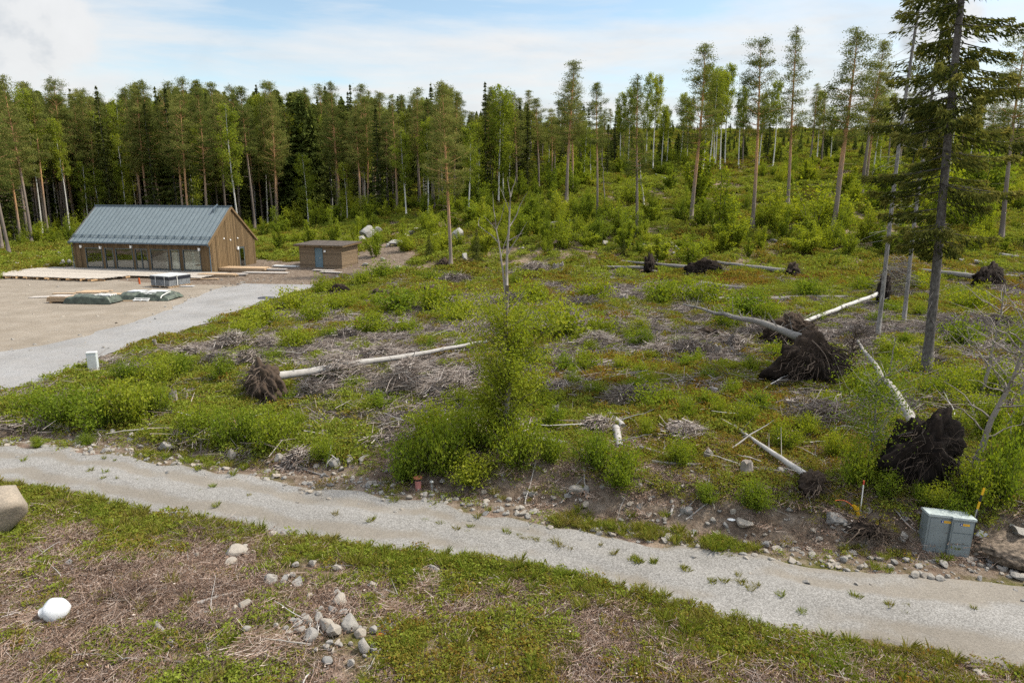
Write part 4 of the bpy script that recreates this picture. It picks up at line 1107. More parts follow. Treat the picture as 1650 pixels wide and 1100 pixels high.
def dead_tree():
    g = np.random.default_rng(5)
    b = ground(816, 722); m = mpp(b)
    r = thing('dead_tree', 'tall dead forked tree with bare grey top and leafy green shoots round its foot', 'tree', tuple(b))
    Hh = height_to(b, 284)
    mb = MB()
    P = wobble_path(g, (0, 0, -.1), (.02, 0, Hh * .62), 9, .04); mb.tube(P, np.linspace(.11, .055, 9), 8, 0, np.linspace(.75, .45, 9))
    f = P[-2] * .6 + P[-1] * .4
    L1 = wobble_path(g, f, (-.30, .1, Hh * .86), 7, .05); mb.tube(L1, np.linspace(.042, .012, 7), 6, 0, .65)
    R1 = wobble_path(g, P[-1], (.12, 0, Hh * .93), 7, .05); mb.tube(R1, np.linspace(.048, .018, 7), 6, 0, .7)
    br = []
    def branch(o, e, r0, v=.6):
        mb.tube(wobble_path(g, o, e, 6, .14), np.linspace(r0 * .62, r0 * .18, 6), 5, 0, v)
    T = R1[-1]
    branch(T, T + [.16, 0, Hh * .075], .028); branch(T, T + [-.08, .05, Hh * .07], .028); branch(R1[4], R1[4] + [.5, .1, Hh * .12], .03)
    branch(R1[3], R1[3] + [.42, -.1, Hh * .03], .03); branch(R1[2], R1[2] + [.55, .1, Hh * .12], .03); branch(R1[5], R1[5] + [-.3, 0, Hh * .09], .022)
    branch(L1[4], L1[4] + [-.55, 0, Hh * .06], .03); branch(L1[4] + [-.55, 0, Hh * .06], L1[4] + [-.52, .1, Hh * .09], .02); branch(L1[-1], L1[-1] + [-.06, 0, Hh * .09], .018)
    branch(L1[5], L1[5] + [-.35, 0, Hh * .05], .018); branch(L1[3], L1[3] + [.25, .2, Hh * .12], .02); branch(L1[-2], L1[-2] + [.25, 0, Hh * .10], .016)
    branch(P[6], P[6] + [.95, -.2, .62], .03, .8); branch(P[6] + [.1, 0, 0], P[6] + [.8, .1, .3], .02, .8); branch(P[5], P[5] + [-.6, .2, .5], .02)
    for k in range(46):
        z = g.uniform(.05, .56) * Hh; a = g.random() * 6.28; l = g.uniform(.5, 1.1)
        o = np.array([np.interp(z, P[:, 2], P[:, 0]), np.interp(z, P[:, 2], P[:, 1]), z]); br.append((o, o + np.array([math.cos(a) * l, math.sin(a) * l, l * g.uniform(.5, 1.2)])))
    mb.sticks([q[0] for q in br], [q[1] for q in br], .012, .005, 3, 0, .3)
    mb.build('trunk', M['dead_wood'], r, True)
    lv = MB(); n = 18000; st = 110
    a = g.random(st) * 6.28; z0 = np.clip(g.random(st) ** 1.05 * .46, 0, 1) * Hh
    rad = g.uniform(.35, 1.38, st) * (.50 + .75 * np.sin(PI * np.clip(z0 / (.50 * Hh), 0, 1)))
    o = np.c_[np.interp(z0, P[:, 2], P[:, 0]), np.interp(z0, P[:, 2], P[:, 1]), z0]
    e = o + np.c_[np.cos(a) * rad, np.sin(a) * rad, g.uniform(.5, 1.35, st) * rad + .25]
    st0 = MB(); st0.sticks(o, e, .011, .004, 3); st0.build('shoots', M['stem'], r)
    k = g.integers(0, st, n); s = g.uniform(.1, 1.08, n) ** .75
    c = o[k] + (e - o)[k] * s[:, None] + g.normal(size=(n, 3)) * .14
    c[:, 2] = np.maximum(c[:, 2], .05)
    lv.leaves(c, .074 * g.uniform(.7, 1.3, n), .048 * g.uniform(.7, 1.3, n), 0, np.clip(.12 + .4 * g.random(n) + .4 * g.random(st)[k] + .12 * s, 0, 1), up=.5, rg=g)
    lv.build('foliage', M['bush_leaf'], r)

# ------------------------------------------------------------------ the big foreground spruce and its neighbours
def big_spruce(name, label, px, fy, rad, Hh, cb, R, dens, seed, lean=0.0, leafsz=(.34, .055), fill=.8, bare=40, bark='spruce_bark'):
    g = np.random.default_rng(seed); b = ground(px, fy)
    r = thing(name, label, 'tree', tuple(b))
    z = np.linspace(0, Hh, 16); q = z / Hh
    P = np.c_[lean * q + .06 * np.sin(q * 7 + seed), .05 * np.sin(q * 5), z - .1]
    rr = rad * (1 - q) ** .75 + .02; rr[0] *= 1.25
    tr = MB(); tr.tube(P, rr, 14, 0, .5, wob=.06, rg=g)
    for k in range(7):                                    # root flare
        a = k * .9 + g.random() * .5; l = rad * g.uniform(1.9, 3.2)
        tr.tube([(rad * .5 * math.cos(a), rad * .5 * math.sin(a), rad * 1.1), (rad * 1.15 * math.cos(a), rad * 1.15 * math.sin(a), rad * .3), (l * math.cos(a), l * math.sin(a), -.06)], [rad * .42, rad * .34, rad * .12], 7, 0, .55)
    at = lambda zz: np.array([np.interp(zz, z, P[:, 0]), np.interp(zz, z, P[:, 1]), zz])
    pts, dd, vv = [], [], []
    zz = cb * Hh
    while zz < Hh * .99:
        t = (zz - cb * Hh) / (Hh * (1 - cb))
        L = R * min(1, .45 + 3.0 * t) * (1 - t) ** .7
        for bi in range(g.integers(3, 6)):
            if g.random() > fill: continue
            a = g.random() * 6.28; l = L * g.uniform(.55, 1.15) + .2
            k = 9; s = np.linspace(0, 1, k)
            x = s * l; dz = -.42 * x * (1 - .35 * s) + .16 * l * s ** 3 + .12 * np.sin(s * 3)
            side = .12 * l * np.sin(s * 2.2 + g.random() * 6)
            ca, sa = math.cos(a), math.sin(a)
            path = at(zz) + np.c_[ca * x - sa * side, sa * x + ca * side, dz]
            tr.tube(path, np.linspace(.028, .006, k) * (l / 3) ** .5, 4, 0, .25, cap=False)
            n = int(110 * l * dens)
            ss = .10 + .9 * g.random(n) ** .75; pi = np.stack([np.interp(ss, s, path[:, i]) for i in range(3)], 1)
            w = g.normal(size=n) * (.30 * (1.15 - ss)) * min(l, 2.2) * .45
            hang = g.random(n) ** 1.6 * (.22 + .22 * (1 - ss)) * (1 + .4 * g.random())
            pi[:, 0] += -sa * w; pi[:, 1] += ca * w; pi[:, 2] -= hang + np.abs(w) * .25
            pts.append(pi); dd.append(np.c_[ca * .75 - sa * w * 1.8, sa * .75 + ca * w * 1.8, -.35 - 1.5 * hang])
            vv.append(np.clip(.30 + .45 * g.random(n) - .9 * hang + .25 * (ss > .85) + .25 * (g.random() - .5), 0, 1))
        zz += g.uniform(.20, .42) * (Hh / 24)
    if pts:
        pts = np.concatenate(pts); dd = np.concatenate(dd); n = len(pts)
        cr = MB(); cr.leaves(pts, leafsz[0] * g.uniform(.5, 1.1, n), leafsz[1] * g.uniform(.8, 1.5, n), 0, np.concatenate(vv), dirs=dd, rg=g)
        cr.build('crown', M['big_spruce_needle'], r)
    d0, d1 = [], []
    for _ in range(bare):
        zz = g.uniform(.08, .9) * Hh; a = g.random() * 6.28; l = g.uniform(.4, 1.8); o = at(zz); d0.append(o); d1.append(o + np.array([math.cos(a), math.sin(a), g.uniform(-.5, .1)]) * l)
    tr.sticks(d0, d1, .012, .003, 3, 0, .75)
    tr.build('trunk', M[bark], r, True)
    return r

def bare_tree(name, label, px, fy, tpx, tpy, rad, seed, nb=16, leaves=0, mat='grey_log', blen=1.0, spread=.9):
    """thin leafless tree whose top appears at tpx, tpy"""
    g = np.random.default_rng(seed); b = ground(px, fy); m = mpp(b); Hh = height_to(b, tpy)
    dx = (tpx - px) * m * .9
    r = thing(name, label, 'tree', tuple(b))
    mb = MB(); P = wobble_path(g, (0, 0, -.08), (dx, 0, Hh), 10, .10); mb.tube(P, np.linspace(rad, rad * .2, 10), 7, 0, np.linspace(.6, .5, 10))
    ends = []
    for k in range(nb):
        t = g.uniform(.25, .97); o = np.array([np.interp(t, np.linspace(0, 1, 10), P[:, i]) for i in range(3)]); a = g.random() * 6.28; l = g.uniform(.4, 1.1) * blen * (1.2 - .6 * t)
        e = o + np.array([math.cos(a) * l * spread, math.sin(a) * l * spread, l * g.uniform(.3, 1.0)])
        Q = wobble_path(g, o, e, 6, .2); mb.tube(Q, np.linspace(rad * .32, rad * .08, 6), 4, 0, .55, cap=False); ends.append(Q)
        for _ in range(3):
            q = Q[g.integers(2, 6)]; mb.sticks([q], [q + g.normal(size=3) * .22 * blen], rad * .09, rad * .03, 3, 0, .6)
    mb.build('trunk', M[mat], r, True)
    if leaves:
        E = np.concatenate(ends); c = E[g.integers(0, len(E), leaves)] + g.normal(size=(leaves, 3)) * .2 * blen
        lv = MB(); lv.leaves(c, .06 * g.uniform(.7, 1.3, leaves), .04, 0, None, up=.5, rg=g); lv.build('foliage', M['bush_leaf'], r)
    return r

def right_trees():
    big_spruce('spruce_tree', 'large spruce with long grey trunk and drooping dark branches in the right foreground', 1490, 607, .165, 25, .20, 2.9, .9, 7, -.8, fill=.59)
    big_spruce('spruce_tree', 'thin pale grey half bare spruce standing left of the large spruce', 1412, 545, .092, 23, .50, 1.3, .22, 8, .2, fill=.45, bare=90, bark='pale_bark')
    big_spruce('spruce_tree', 'thin grey ragged spruce half hidden behind the large spruce', 1455, 524, .092, 24, .36, 1.7, .5, 9, 0, fill=.6, bare=80, bark='pale_bark')
    bare_tree('dead_sapling', 'thin bare dead sapling left of the foot of the large spruce', 1428, 612, 1438, 540, .045, 21, 7, 0, 'dead_wood', .8)
    bare_tree('alder_tree', 'crooked grey leafless alder rising behind the cable cabinet', 1562, 772, 1645, 470, .085, 22, 26, 900, 'dead_wood', 1.5)
    bare_tree('alder_tree', 'pale forked leafless alder right of the large spruce', 1585, 640, 1592, 452, .07, 23, 22, 0, 'dead_wood', 1.6, 1.1)
    bare_tree('alder_tree', 'thin leaning grey alder at the right frame edge', 1625, 690, 1668, 480, .06, 24, 18, 500, 'dead_wood', 1.3)
    bare_tree('birch_sapling', 'leafy young birch sprouting in front of the black root plate', 1402, 765, 1392, 610, .05, 25, 30, 4200, 'grey_log', 1.5, .8)
    bare_tree('dead_spruce', 'brown twiggy dead spruce top right of the large root plate', 1365, 590, 1372, 535, .05, 26, 60, 0, 'root', 1.1, 1.2)
    bare_tree('bare_birch', 'leaning white birch pole beside the pale barked pine', 1038, 332, 1028, 258, .15, 27, 5, 0, 'birch_bark', .6)
    bare_tree('bare_birch', 'thin leaning grey pole right of the slim high crowned pine', 975, 325, 966, 248, .10, 28, 5, 0, 'dead_wood', .6)
    bare_tree('bare_birch', 'bent bare birch stem above the small dark spruce', 775, 300, 766, 220, .10, 29, 14, 120, 'birch_bark', 2.2)

# ------------------------------------------------------------------ stones
def rocks():
    shapes = [rock_mesh(500 + k, M['rock']) for k in range(9)]
    whites = [rock_mesh(520 + k, M['whiterock']) for k in range(4)]
    LOOK = ['blocky grey', 'rounded buff', 'angular pale', 'smooth grey', 'flat buff', 'lumpy brown grey', 'squat grey', 'wedge shaped', 'oval pale']
    def rock(px, fy, w, h, k=None, white=False, sink=.22, cname='rock'):
        b = ground(px, fy); m = mpp(b)
        k = int(rng.integers(0, 4 if white else 9)) if k is None else k
        o = bpy.data.objects.new(cname, (whites if white else shapes)[k]); COL.objects.link(o)
        if fy > 850: w, h, sink = w * 1.22, h * 1.22, .14
        ROCKPOS.append((b[0], b[1], w * m * .5))
        sx = w * m * .5 / 1.05; sz = max(h * m * .5 / .72, .3 * sx)
        o.scale = (sx, sx * rng.uniform(.8, 1.1), sz); o.rotation_euler = (rng.normal() * .2, rng.normal() * .2, rng.random() * 6.28)
        o.location = (b[0], b[1], b[2] + sz * (.72 - 2 * .72 * sink))
        series(o, ('bright white' if white else LOOK[k]), 'rock', 'rock', 'stones' if not white else 'white boulders'); return o
    R = [(268,724,32,20),(374,736,22,18),(452,742,22,16),(540,748,24,16),(562,745,18,16),(585,742,16,12),(590,738,14,10),(75,648,26,14),(780,795,12,9),(800,800,10,7),(857,798,12,10),(848,796,10,8),(1260,760,14,10),(930,792,26,18),
         (945,790,14,12),(1108,825,18,14),(1100,824,12,14),(1200,848,28,20),(1180,826,12,9),(1150,840,12,9),(1345,842,34,22),(1372,858,14,12),(1360,846,12,8),(1456,866,14,9),(1452,872,12,7),(1458,836,12,8),
         (1474,930,16,11),(1484,929,10,10),(1490,931,12,10),(1500,932,14,9),(1514,935,14,9),(1520,912,14,9),(1506,906,8,6),(1526,930,8,7),(1595,905,12,9),(1640,905,12,8),(1642,933,18,9),(1620,918,8,6),
         (545,960,18,12),(548,972,22,15),(535,988,15,12),(552,992,16,12),(524,1014,22,18),(538,1026,20,26),(497,1003,16,14),(512,1000,14,14),(480,1006,14,9),(484,1018,14,11),(499,1030,24,17),(566,1012,32,22),(580,1024,18,13),
         (602,1020,16,12),(588,1048,20,22),(600,1050,14,9),(566,1073,14,12),(528,1068,16,12),(510,990,10,8),(445,1010,10,7),(370,912,22,14),(382,895,30,18),(392,885,14,10),(398,895,12,9),(396,978,18,15),(379,985,10,12),(374,948,9,7),(383,948,9,7),
         (437,938,24,14),(459,938,20,12),(480,940,18,10),(471,929,10,7),(476,912,10,8),(505,910,14,10),(544,918,14,9),(440,862,14,7),(700,920,18,10),(600,945,12,9),(320,888,12,7),(350,885,8,6),(318,900,8,12),(312,925,9,6),(110,910,12,10),
         (1655,902,22,12),(1640,862,40,16),(1015,812,14,8),(1032,816,14,8),(860,826,14,9),(842,828,16,8),(835,820,12,8),(820,806,12,8),(762,822,9,5),(500,794,14,9),(514,796,16,8),(488,790,14,8),(500,780,10,6),(1300,940,10,6),(1310,858,10,8),
         (1560,1076,12,10),(1580,1092,22,12),(1145,868,14,6),(1050,862,12,6),(330,735,10,6),(110,696,10,7),(182,698,14,9),(212,702,12,8),(125,706,9,7),(305,712,10,7),(1320,870,9,7),(660,803,12,8),(685,798,12,7),(915,800,14,8)]
    for q in R: rock(q[0], q[1], q[2], q[3])
    for _ in range(60):
        px = rng.uniform(250, 1480); x0 = plane(px, float(np.interp(px, [p[0] for p in FARPX], [p[1] for p in FARPX])))
        p = np.array([x0[0], x0[1] + rng.uniform(.1, 1.9), 0]); p[2] = float(H(p[0], p[1])); qx, qy, _d = proj(p[None])
        s = rng.uniform(6, 12); rock(float(qx[0]), float(qy[0]), s, s * .7)
    for _ in range(34):
        qx_, qy_ = 540 + rng.normal() * 42, 1012 + rng.normal() * 26
        s = rng.uniform(6, 13); rock(qx_, qy_, s, s * .75)
    Wt = [(595,384,36,26),(640,396,26,14),(655,385,18,12),(625,398,14,10),(705,385,20,16),(735,392,26,34),(722,382,16,12),(617,420,10,7),(660,380,26,14),(750,420,14,22),(582,392,24,20),(610,376,22,14),(670,374,28,12),
          (62,417,14,10),(72,414,10,8),(48,420,10,8),(103,400,12,8),(95,412,10,9),(35,413,10,8),(55,440,14,8),(116,405,8,6),(76,431,12,10),(82,430,10,8),(103,427,9,12),(112,428,10,14),(98,428,10,8),(50,432,10,6),(28,427,12,7),
          (1056,442,28,10),(1075,441,16,9),(930,382,22,8),(976,397,14,16),(1038,398,12,8),(1246,390,14,9),(1230,410,20,6),(1280,394,10,8),(1190,392,8,6),(1020,396,16,8),(1005,398,14,8),(1516,432,9,8),(1548,420,14,6),(1085,410,8,6),(1262,398,10,7),
          (590,428,14,7),(610,440,24,7),(625,448,16,6),(545,449,14,6),(572,462,9,6),(640,433,12,7),(600,452,10,6),(560,455,12,6),(1300,402,8,6),(1215,400,10,6),(1335,398,9,6),(1128,395,9,6),(1060,393,10,6),(870,395,14,7),(840,402,10,6)]
    for q in Wt: rock(q[0], q[1], q[2], q[3], None, True)
    o = rock(478, 473, 17, 12, 5); o['label'] = 'brown lump of rock at the edge of the driveway below the shed'
    SERIES['rock'].pop(); tag(o, None, 'rock')
    # the tan boulder cut by the left frame edge
    o = bpy.data.objects.new('boulder', rock_mesh(544, M['boulder'], True, .42)); COL.objects.link(o)
    b = ground(-2, 866); o.location = (b[0] - .05, b[1] + .25, b[2] + .42); o.scale = (.72, .78, .88); o.rotation_euler = (.1, -.2, .9)
    o.data.polygons.foreach_set('use_smooth', np.ones(len(o.data.polygons), bool))
    tag(o, 'big smooth tan boulder at the left edge above the foreground brush', 'boulder')
    # sandy spoil heap right of the cabinet
    g = np.random.default_rng(77); V = _IV.copy(); V = _IV4 * (1 + .3 * (n3(_IV4, 2.2, 90)[:, None] - .5) + .10 * (n3(_IV4, 14, 91)[:, None] - .5)); V = V * [1.25, 1.1, .34]
    mb = MB(); mb.add(V, _IF4); b = ground(1650, 888); o = mb.build('soil_heap', M['yardsoil'], smooth=True, loc=(b[0] + .2, b[1] + .3, b[2] - .02))
    tag(o, 'low heap of bare sandy soil right of the grey cable cabinet', 'soil heap')
M['yardsoil'] = mat_simple('heap_soil', (.15,.117,.088), .95, var=.5, scale=11, bump=1.0)

# ------------------------------------------------------------------ fallen wood
def log_between(name, label, A, B, ra, rb, mat, seed=0, zA=None, zB=None, parent=None, cat='log', stubs=0, v=.6, bend=.03, k=14):
    g = np.random.default_rng(600 + seed)
    a = ground(*A) if len(A) == 2 else np.array(A); b = ground(*B) if len(B) == 2 else np.array(B)
    a = a.copy(); b = b.copy()
    a[2] += ra if zA is None else zA; b[2] += rb if zB is None else zB
    P = wobble_path(g, a, b, k, bend)
    if zA is None and zB is None: P[:, 2] = np.maximum(P[:, 2] * 0 + H(P[:, 0], P[:, 1]) + np.linspace(ra, rb, k) * .8, 0 * P[:, 2] - 9)
    if zA is None and zB is None: P[:, 2] = np.convolve(np.pad(P[:, 2], 2, 'edge'), np.ones(5) / 5, 'valid')
    o0 = P[0].copy(); mb = MB(); mb.tube(P - o0, np.linspace(ra, rb, k), 9, 0, v, wob=.05, rg=g)
    if stubs:
        i = g.integers(1, k - 1, stubs); p0 = (P - o0)[i]; d = g.normal(size=(stubs, 3)); d[:, 2] = np.abs(d[:, 2]) + .2; d /= np.linalg.norm(d, axis=1)[:, None]
        mb.sticks(p0, p0 + d * g.uniform(.3, 1.0, stubs)[:, None], ra * .14, ra * .04, 3, 0, v)
    o = mb.build(name, M[mat], parent, True)
    if parent is None: o.location = o0; tag(o, label, cat)
    else: o.location = o0 - np.array(parent.location)
    return o

_IV4, _IF4 = ico(5)
def root_plate(parent, off, R, hgt, thick, seed, face=(0, -1), nroots=90, dark=.35, rl=1.0):
    """upturned disc of soil standing on edge, its roots spreading over the face"""
    g = np.random.default_rng(700 + seed)
    V = _IV4.copy()
    fx = np.array([face[0], face[1], 0.0]); fx /= np.linalg.norm(fx); sd = np.array([-fx[1], fx[0], 0.0])
    rag = 1 + .6 * (n3(V, 1.6, seed) - .5)[:, None] + .8 * (n3(V, 3.6, seed + 9) - .5)[:, None]
    V = V * rag
    V[:, 0] *= 1.12 - .42 * np.clip(V[:, 2], -1, 1)
    V = V * (1 + .30 * (n3(V, 8.5, seed + 21) - .5) + .16 * (n3(V, 19, seed + 31) - .5))[:, None]
    X = V[:, :1] * R * sd + V[:, 1:2] * thick * (-fx) + np.array([[0, 0, 1.0]]) * (V[:, 2:3] * hgt * .52 + hgt * .40)
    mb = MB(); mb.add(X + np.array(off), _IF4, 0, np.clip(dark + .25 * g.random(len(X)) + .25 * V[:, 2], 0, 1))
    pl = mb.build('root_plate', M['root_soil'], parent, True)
    rt = MB()
    for k in range(nroots):
        a = g.random() * 6.28; q = np.sqrt(g.random())
        c = np.array(off) + sd * math.cos(a) * q * R * .9 + np.array([0, 0, hgt * .42 + math.sin(a) * q * hgt * .5]) + fx * thick * (1.05 - .6 * q * q)
        d = sd * math.cos(a) * (.4 + q) + np.array([0, 0, math.sin(a) * (.3 + q) * .7 - .65]) + fx * g.uniform(.05, .8) + g.normal(size=3) * .32
        d /= np.linalg.norm(d); l = g.uniform(.25, .9) * rl * (.5 + .6 * R)
        e = c + d * l; e[2] = max(e[2] - .15 * l, 0.02)
        r0 = g.choice([.004, .007, .012, .024], p=[.42, .34, .18, .06]) * (.7 + .5 * R)
        rt.tube(wobble_path(g, c - d * .1, e, 6, .50), np.linspace(r0, r0 * .3, 6), 4, 0, float(np.clip(dark * .9 + g.normal() * .32 + .24, 0, 1)), cap=False)
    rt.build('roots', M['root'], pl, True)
    return pl

def uprooted(name, label, foot, R, hgt, thick, seed, tip=None, tz=None, ra=.2, rb=.08, mat='grey_log', face=(0, -1), nroots=90, dark=.35, hz=.42, stubs=0, v=.6, cat='fallen tree', rl=1.0):
    b = ground(*foot); r = thing(name, label, cat, tuple(b))
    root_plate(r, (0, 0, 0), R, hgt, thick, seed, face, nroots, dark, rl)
    if tip is not None:
        t = ground(*tip)
        log_between('trunk', None, (b[0] - face[0] * thick * .3, b[1] - face[1] * thick * .3, b[2]), t, ra, rb, mat, seed, hgt * hz, rb if tz is None else tz, r, stubs=stubs, v=v)
    return r

def deadwood():
    uprooted('fallen_birch', 'pale fallen birch with root plate, its tip pointing toward the leafy dead tree', (428, 640), 1.1, 1.45, .55, 1, (785, 566), .50, .17, .07, 'pale_log', (-.75, -.65), 120, .75, .55, 6, .62)
    uprooted('fallen_spruce', 'long grey fallen spruce with the large dark root plate facing the camera', (1302, 616), 1.2, 2.0, .6, 2, (1100, 502), .5, .165, .05, 'grey_log', (.25, -.97), 260, .40, .80, 46, .5)
    uprooted('uprooted_stump', 'brown upturned root plate just behind the larger one, at the white leaning log', (1276, 558), 1.1, 1.6, .55, 3, None, None, face=(0, -1), nroots=170, dark=.55)
    uprooted('fallen_birch', 'white leaning birch log with its root plate behind the twin grey trunks', (1420, 492), .75, 2.2, .4, 4, (1290, 530), .35, .135, .115, 'birch_bark', (.8, -.5), 90, .22, .42, 0, .42)
    uprooted('fallen_birch', 'white fallen birch leaning out of the black root plate on the right', (1484, 778), .85, 1.85, .5, 5, (1378, 580), .9, .14, .05, 'pale_log', (.1, -1), 150, .03, .62, 10, .40)
    uprooted('fallen_birch', 'thin pale fallen birch ending in a small brown root ball by the cut bank', (1307, 792), .36, .55, .28, 6, (1178, 688), .12, .09, .035, 'pale_log', (.6, -.8), 90, .45, .62, 5, .65)
    uprooted('fallen_spruce', 'far uprooted spruce with upright brown root plate left of two white stones', (1046, 440), .85, 1.9, .4, 7, (925, 432), .15, .17, .07, 'grey_log', (.9, -.4), 70, .35, .25, 4)
    uprooted('fallen_spruce', 'far uprooted spruce with black round root plate lying along the slope', (1133, 444), 1.5, 1.6, .4, 8, (1000, 424), .2, .2, .08, 'grey_log', (.2, -1), 90, .15, .35, 4)
    uprooted('fallen_spruce', 'far fallen spruce with small brown root plate right of the black round one', (1276, 446), 1.0, 1.3, .5, 9, (1142, 426), .3, .22, .12, 'grey_log', (.8, -.5), 90, .45, .35, 3)
    uprooted('fallen_spruce', 'dark uprooted spruce far right beyond the large spruce trunk', (1592, 462), 1.7, 1.8, .5, 10, (1480, 440), .3, .25, .14, 'grey_log', (.5, -.9), 120, .2, .4, 6)
    uprooted('uprooted_stump', 'small black uprooted stump on the upper slope beside a white log', (1083, 298), .9, 1.3, .5, 11, (1056, 284), .3, .17, .12, 'birch_bark', (.6, -.8), 30, .2, .4)
    uprooted('uprooted_stump', 'small dark upturned stump beside the driveway bend', (548, 476), .75, .95, .35, 12, None, None, face=(.3, -1), nroots=50, dark=.3)
    uprooted('uprooted_stump', 'low brown upturned stump right of the small dark upturned stump', (612, 478), .8, .6, .4, 13, None, None, face=(0, -1), nroots=60, dark=.6)
    uprooted('uprooted_stump', 'brown upturned stump at the foot of the lone pine', (714, 432), .6, .95, .4, 14, None, None, face=(0, -1), nroots=50, dark=.6)
    uprooted('uprooted_stump', 'rust brown rotten stump beside the long grey fallen spruce', (1140, 545), .75, .6, .5, 15, None, None, face=(0, -1), nroots=80, dark=.9)
    uprooted('uprooted_stump', 'tangled black root heap below the yellow cap on the cut bank', (1398, 858), .34, .30, .28, 16, None, None, face=(0, -1), nroots=150, dark=.25, rl=1.4)
    uprooted('uprooted_stump', 'brown root heap below the lone pine left of centre', (690, 474), .9, .7, .5, 17, None, None, face=(0, -1), nroots=60, dark=.6)
    uprooted('uprooted_stump', 'brown root heap just right of the lone pine foot', (748, 452), .8, .6, .5, 18, None, None, face=(0, -1), nroots=60, dark=.7)
    LG = [((960,468),(1085,478),.10,.05,'grey_log','thin grey log lying in the clearing above the brush heap'),((1120,486),(1365,482),.22,.17,'grey_log','long grey log behind the white leaning birch log'),
          ((975,450),(1190,466),.15,.09,'grey_log','long dark log below the two far root plates'),((1250,474),(1130,460),.12,.2,'grey_log','short grey log end behind the long grey fallen spruce'),
          ((1485,443),(1660,452),.24,.2,'grey_log','far dark log behind the large spruce trunk'),((880,362),(948,352),.13,.18,'pale_log','brown log on the slope left of the pale barked pine'),
          ((1080,392),(1108,425),.18,.10,'pale_log','pale leaning pole between the two far root plates'),((604,708),(654,655),.06,.03,'pale_log','thin grey log pointing up from the shrubs left of the dead tree'),
          ((862,712),(915,718),.10,.08,'pale_log','short pale log just right of the foot of the dead tree'),((975,664),(1004,692),.06,.11,'pale_log','broken pale trunk piece, upper half'),
          ((992,694),(999,724),.12,.10,'pale_log','broken pale trunk piece, lower half'),((1036,668),(1072,592),.07,.03,'pale_log','white stick leaning upright in mid clearing'),
          ((1110,617),(1158,633),.07,.10,'pale_log','pale broken log lying left of the large root plate'),((165,612),(240,626),.07,.05,'grey_log','grey log on the driveway verge above the long thicket'),
          ((470,592),(560,562),.10,.05,'grey_log','grey dead log beside the pale fallen birch'),((430,628),(385,640),.05,.09,'grey_log','dark pole propped against the pale birch root plate'),
          ((1365,626),(1318,612),.05,.08,'pale_log','thin pale log in front of the large root plate'),((1432,778),(1412,740),.07,.05,'grey_log','cut grey log end left of the black root plate'),
          ((590,358),(672,342),.10,.10,'pale_log','pale pole lying at the forest edge behind the white boulders'),((1330,300),(1420,305),.2,.12,'grey_log','grey log far up the slope behind the orange leaning pine'),
          ((1040,348),(1000,352),.12,.1,'pale_log','short pale log on the slope between the pines'),((1610,412),(1660,420),.2,.14,'pale_log','pale log at the right edge beyond the large spruce'),
          ((1570,424),(1640,434),.22,.15,'pale_log','greyish white log among the far right stones'),((1530,504),(1620,512),.15,.12,'grey_log','rotten log in the brush right of the large spruce'),
          ((440,655),(462,580),.035,.02,'pale_log','thin white pole leaning on the root plate of the pale birch'),((785,1082),(950,1028),.032,.018,'pale_log','long thin pale pole lying in the lower foreground brush'),
          ((318,976),(388,955),.05,.03,'pale_log','pale bent branch lying above the foreground stones'),((250,1008),(280,1042),.06,.04,'grey_log','short grey log near the white jug'),
          ((560,962),(660,962),.025,.012,'grey_log','thin straight stick right of the foreground stone heap'),((600,985),(640,1020),.02,.03,'pale_log','pale split stick right of the foreground stone heap'),
          ((440,738),(530,768),.045,.025,'grey_log','thin grey branch reaching from the shrubs to the track edge'),((1105,838),(1140,810),.022,.015,'pale_log','thin pale branch standing on the cut bank'),
          ((1080,832),(1085,815),.035,.035,'pale_log','short white stick in the ditch bank'),((1155,800),(1178,765),.02,.01,'pale_log','crooked pale stick between two small shrubs'),
          ((190,1063),(300,1068),.03,.02,'grey_log','slim dark branch at the lower left edge'),((1050,745),(1180,752),.05,.03,'grey_log','long thin grey branch below the shrub by the thin birch'),
          ((1030,722),(1075,736),.06,.06,'grey_log','weathered log right of the broken pale trunk'),((1190,752),(1260,762),.06,.04,'grey_log','grey log below the thin fallen birch'),
          ((930,650),(958,672),.05,.03,'pale_log','whitish broken branch left of the broken pale trunk'),((870,664),(930,690),.05,.03,'pale_log','thin pale log right of the leafy dead tree'),
          ((300,560),(340,545),.06,.04,'grey_log','grey stick pile end above the driveway verge'),((1500,690),(1540,720),.04,.02,'grey_log','bare branch across the black root plate')]
    for i, (A, B, ra, rb, mt, lab) in enumerate(LG): log_between('log', lab, A, B, ra, rb, mt, 20 + i, v=.55, bend=.06)
    # loose sticks thrown about the clearing
    n = 0
    for it in range(1500):
        if n >= 190: break
        px, fy = (rng.uniform(250, 1640), rng.uniform(470, 830)) if n < 150 else (rng.uniform(20, 1500), rng.uniform(830, 1085))
        b = ground(px, fy)
        if not area_mask(b[0:1], b[1:2], .7, 1.0)[0]: continue
        g = np.random.default_rng(3000 + it); l = g.uniform(.6, 2.2) * (1.15 if n < 150 else .55); a = g.random() * 6.28; lift = abs(g.normal()) * .18 * l
        e = np.array([b[0] + math.cos(a) * l, b[1] + math.sin(a) * l * .8, 0]); e[2] = float(H(e[0], e[1])) + lift + .05; s0 = b.copy(); s0[2] += .03
        if not area_mask(e[0:1], e[1:2], .4, .5)[0]: continue
        r0 = g.uniform(.012, .032) * (1 if n < 150 else .6)
        P = wobble_path(g, s0, e, 7, .10); mb = MB(); mb.tube(P - s0, np.linspace(r0, r0 * .35, 7), 5, 0, float(g.uniform(.35, .9)))
        q = P[3] - s0; mb.tube(wobble_path(g, q, q + g.normal(size=3) * .18 * l + [0, 0, .08], 4, .1), np.linspace(r0 * .55, r0 * .2, 4), 4, 0, .6)
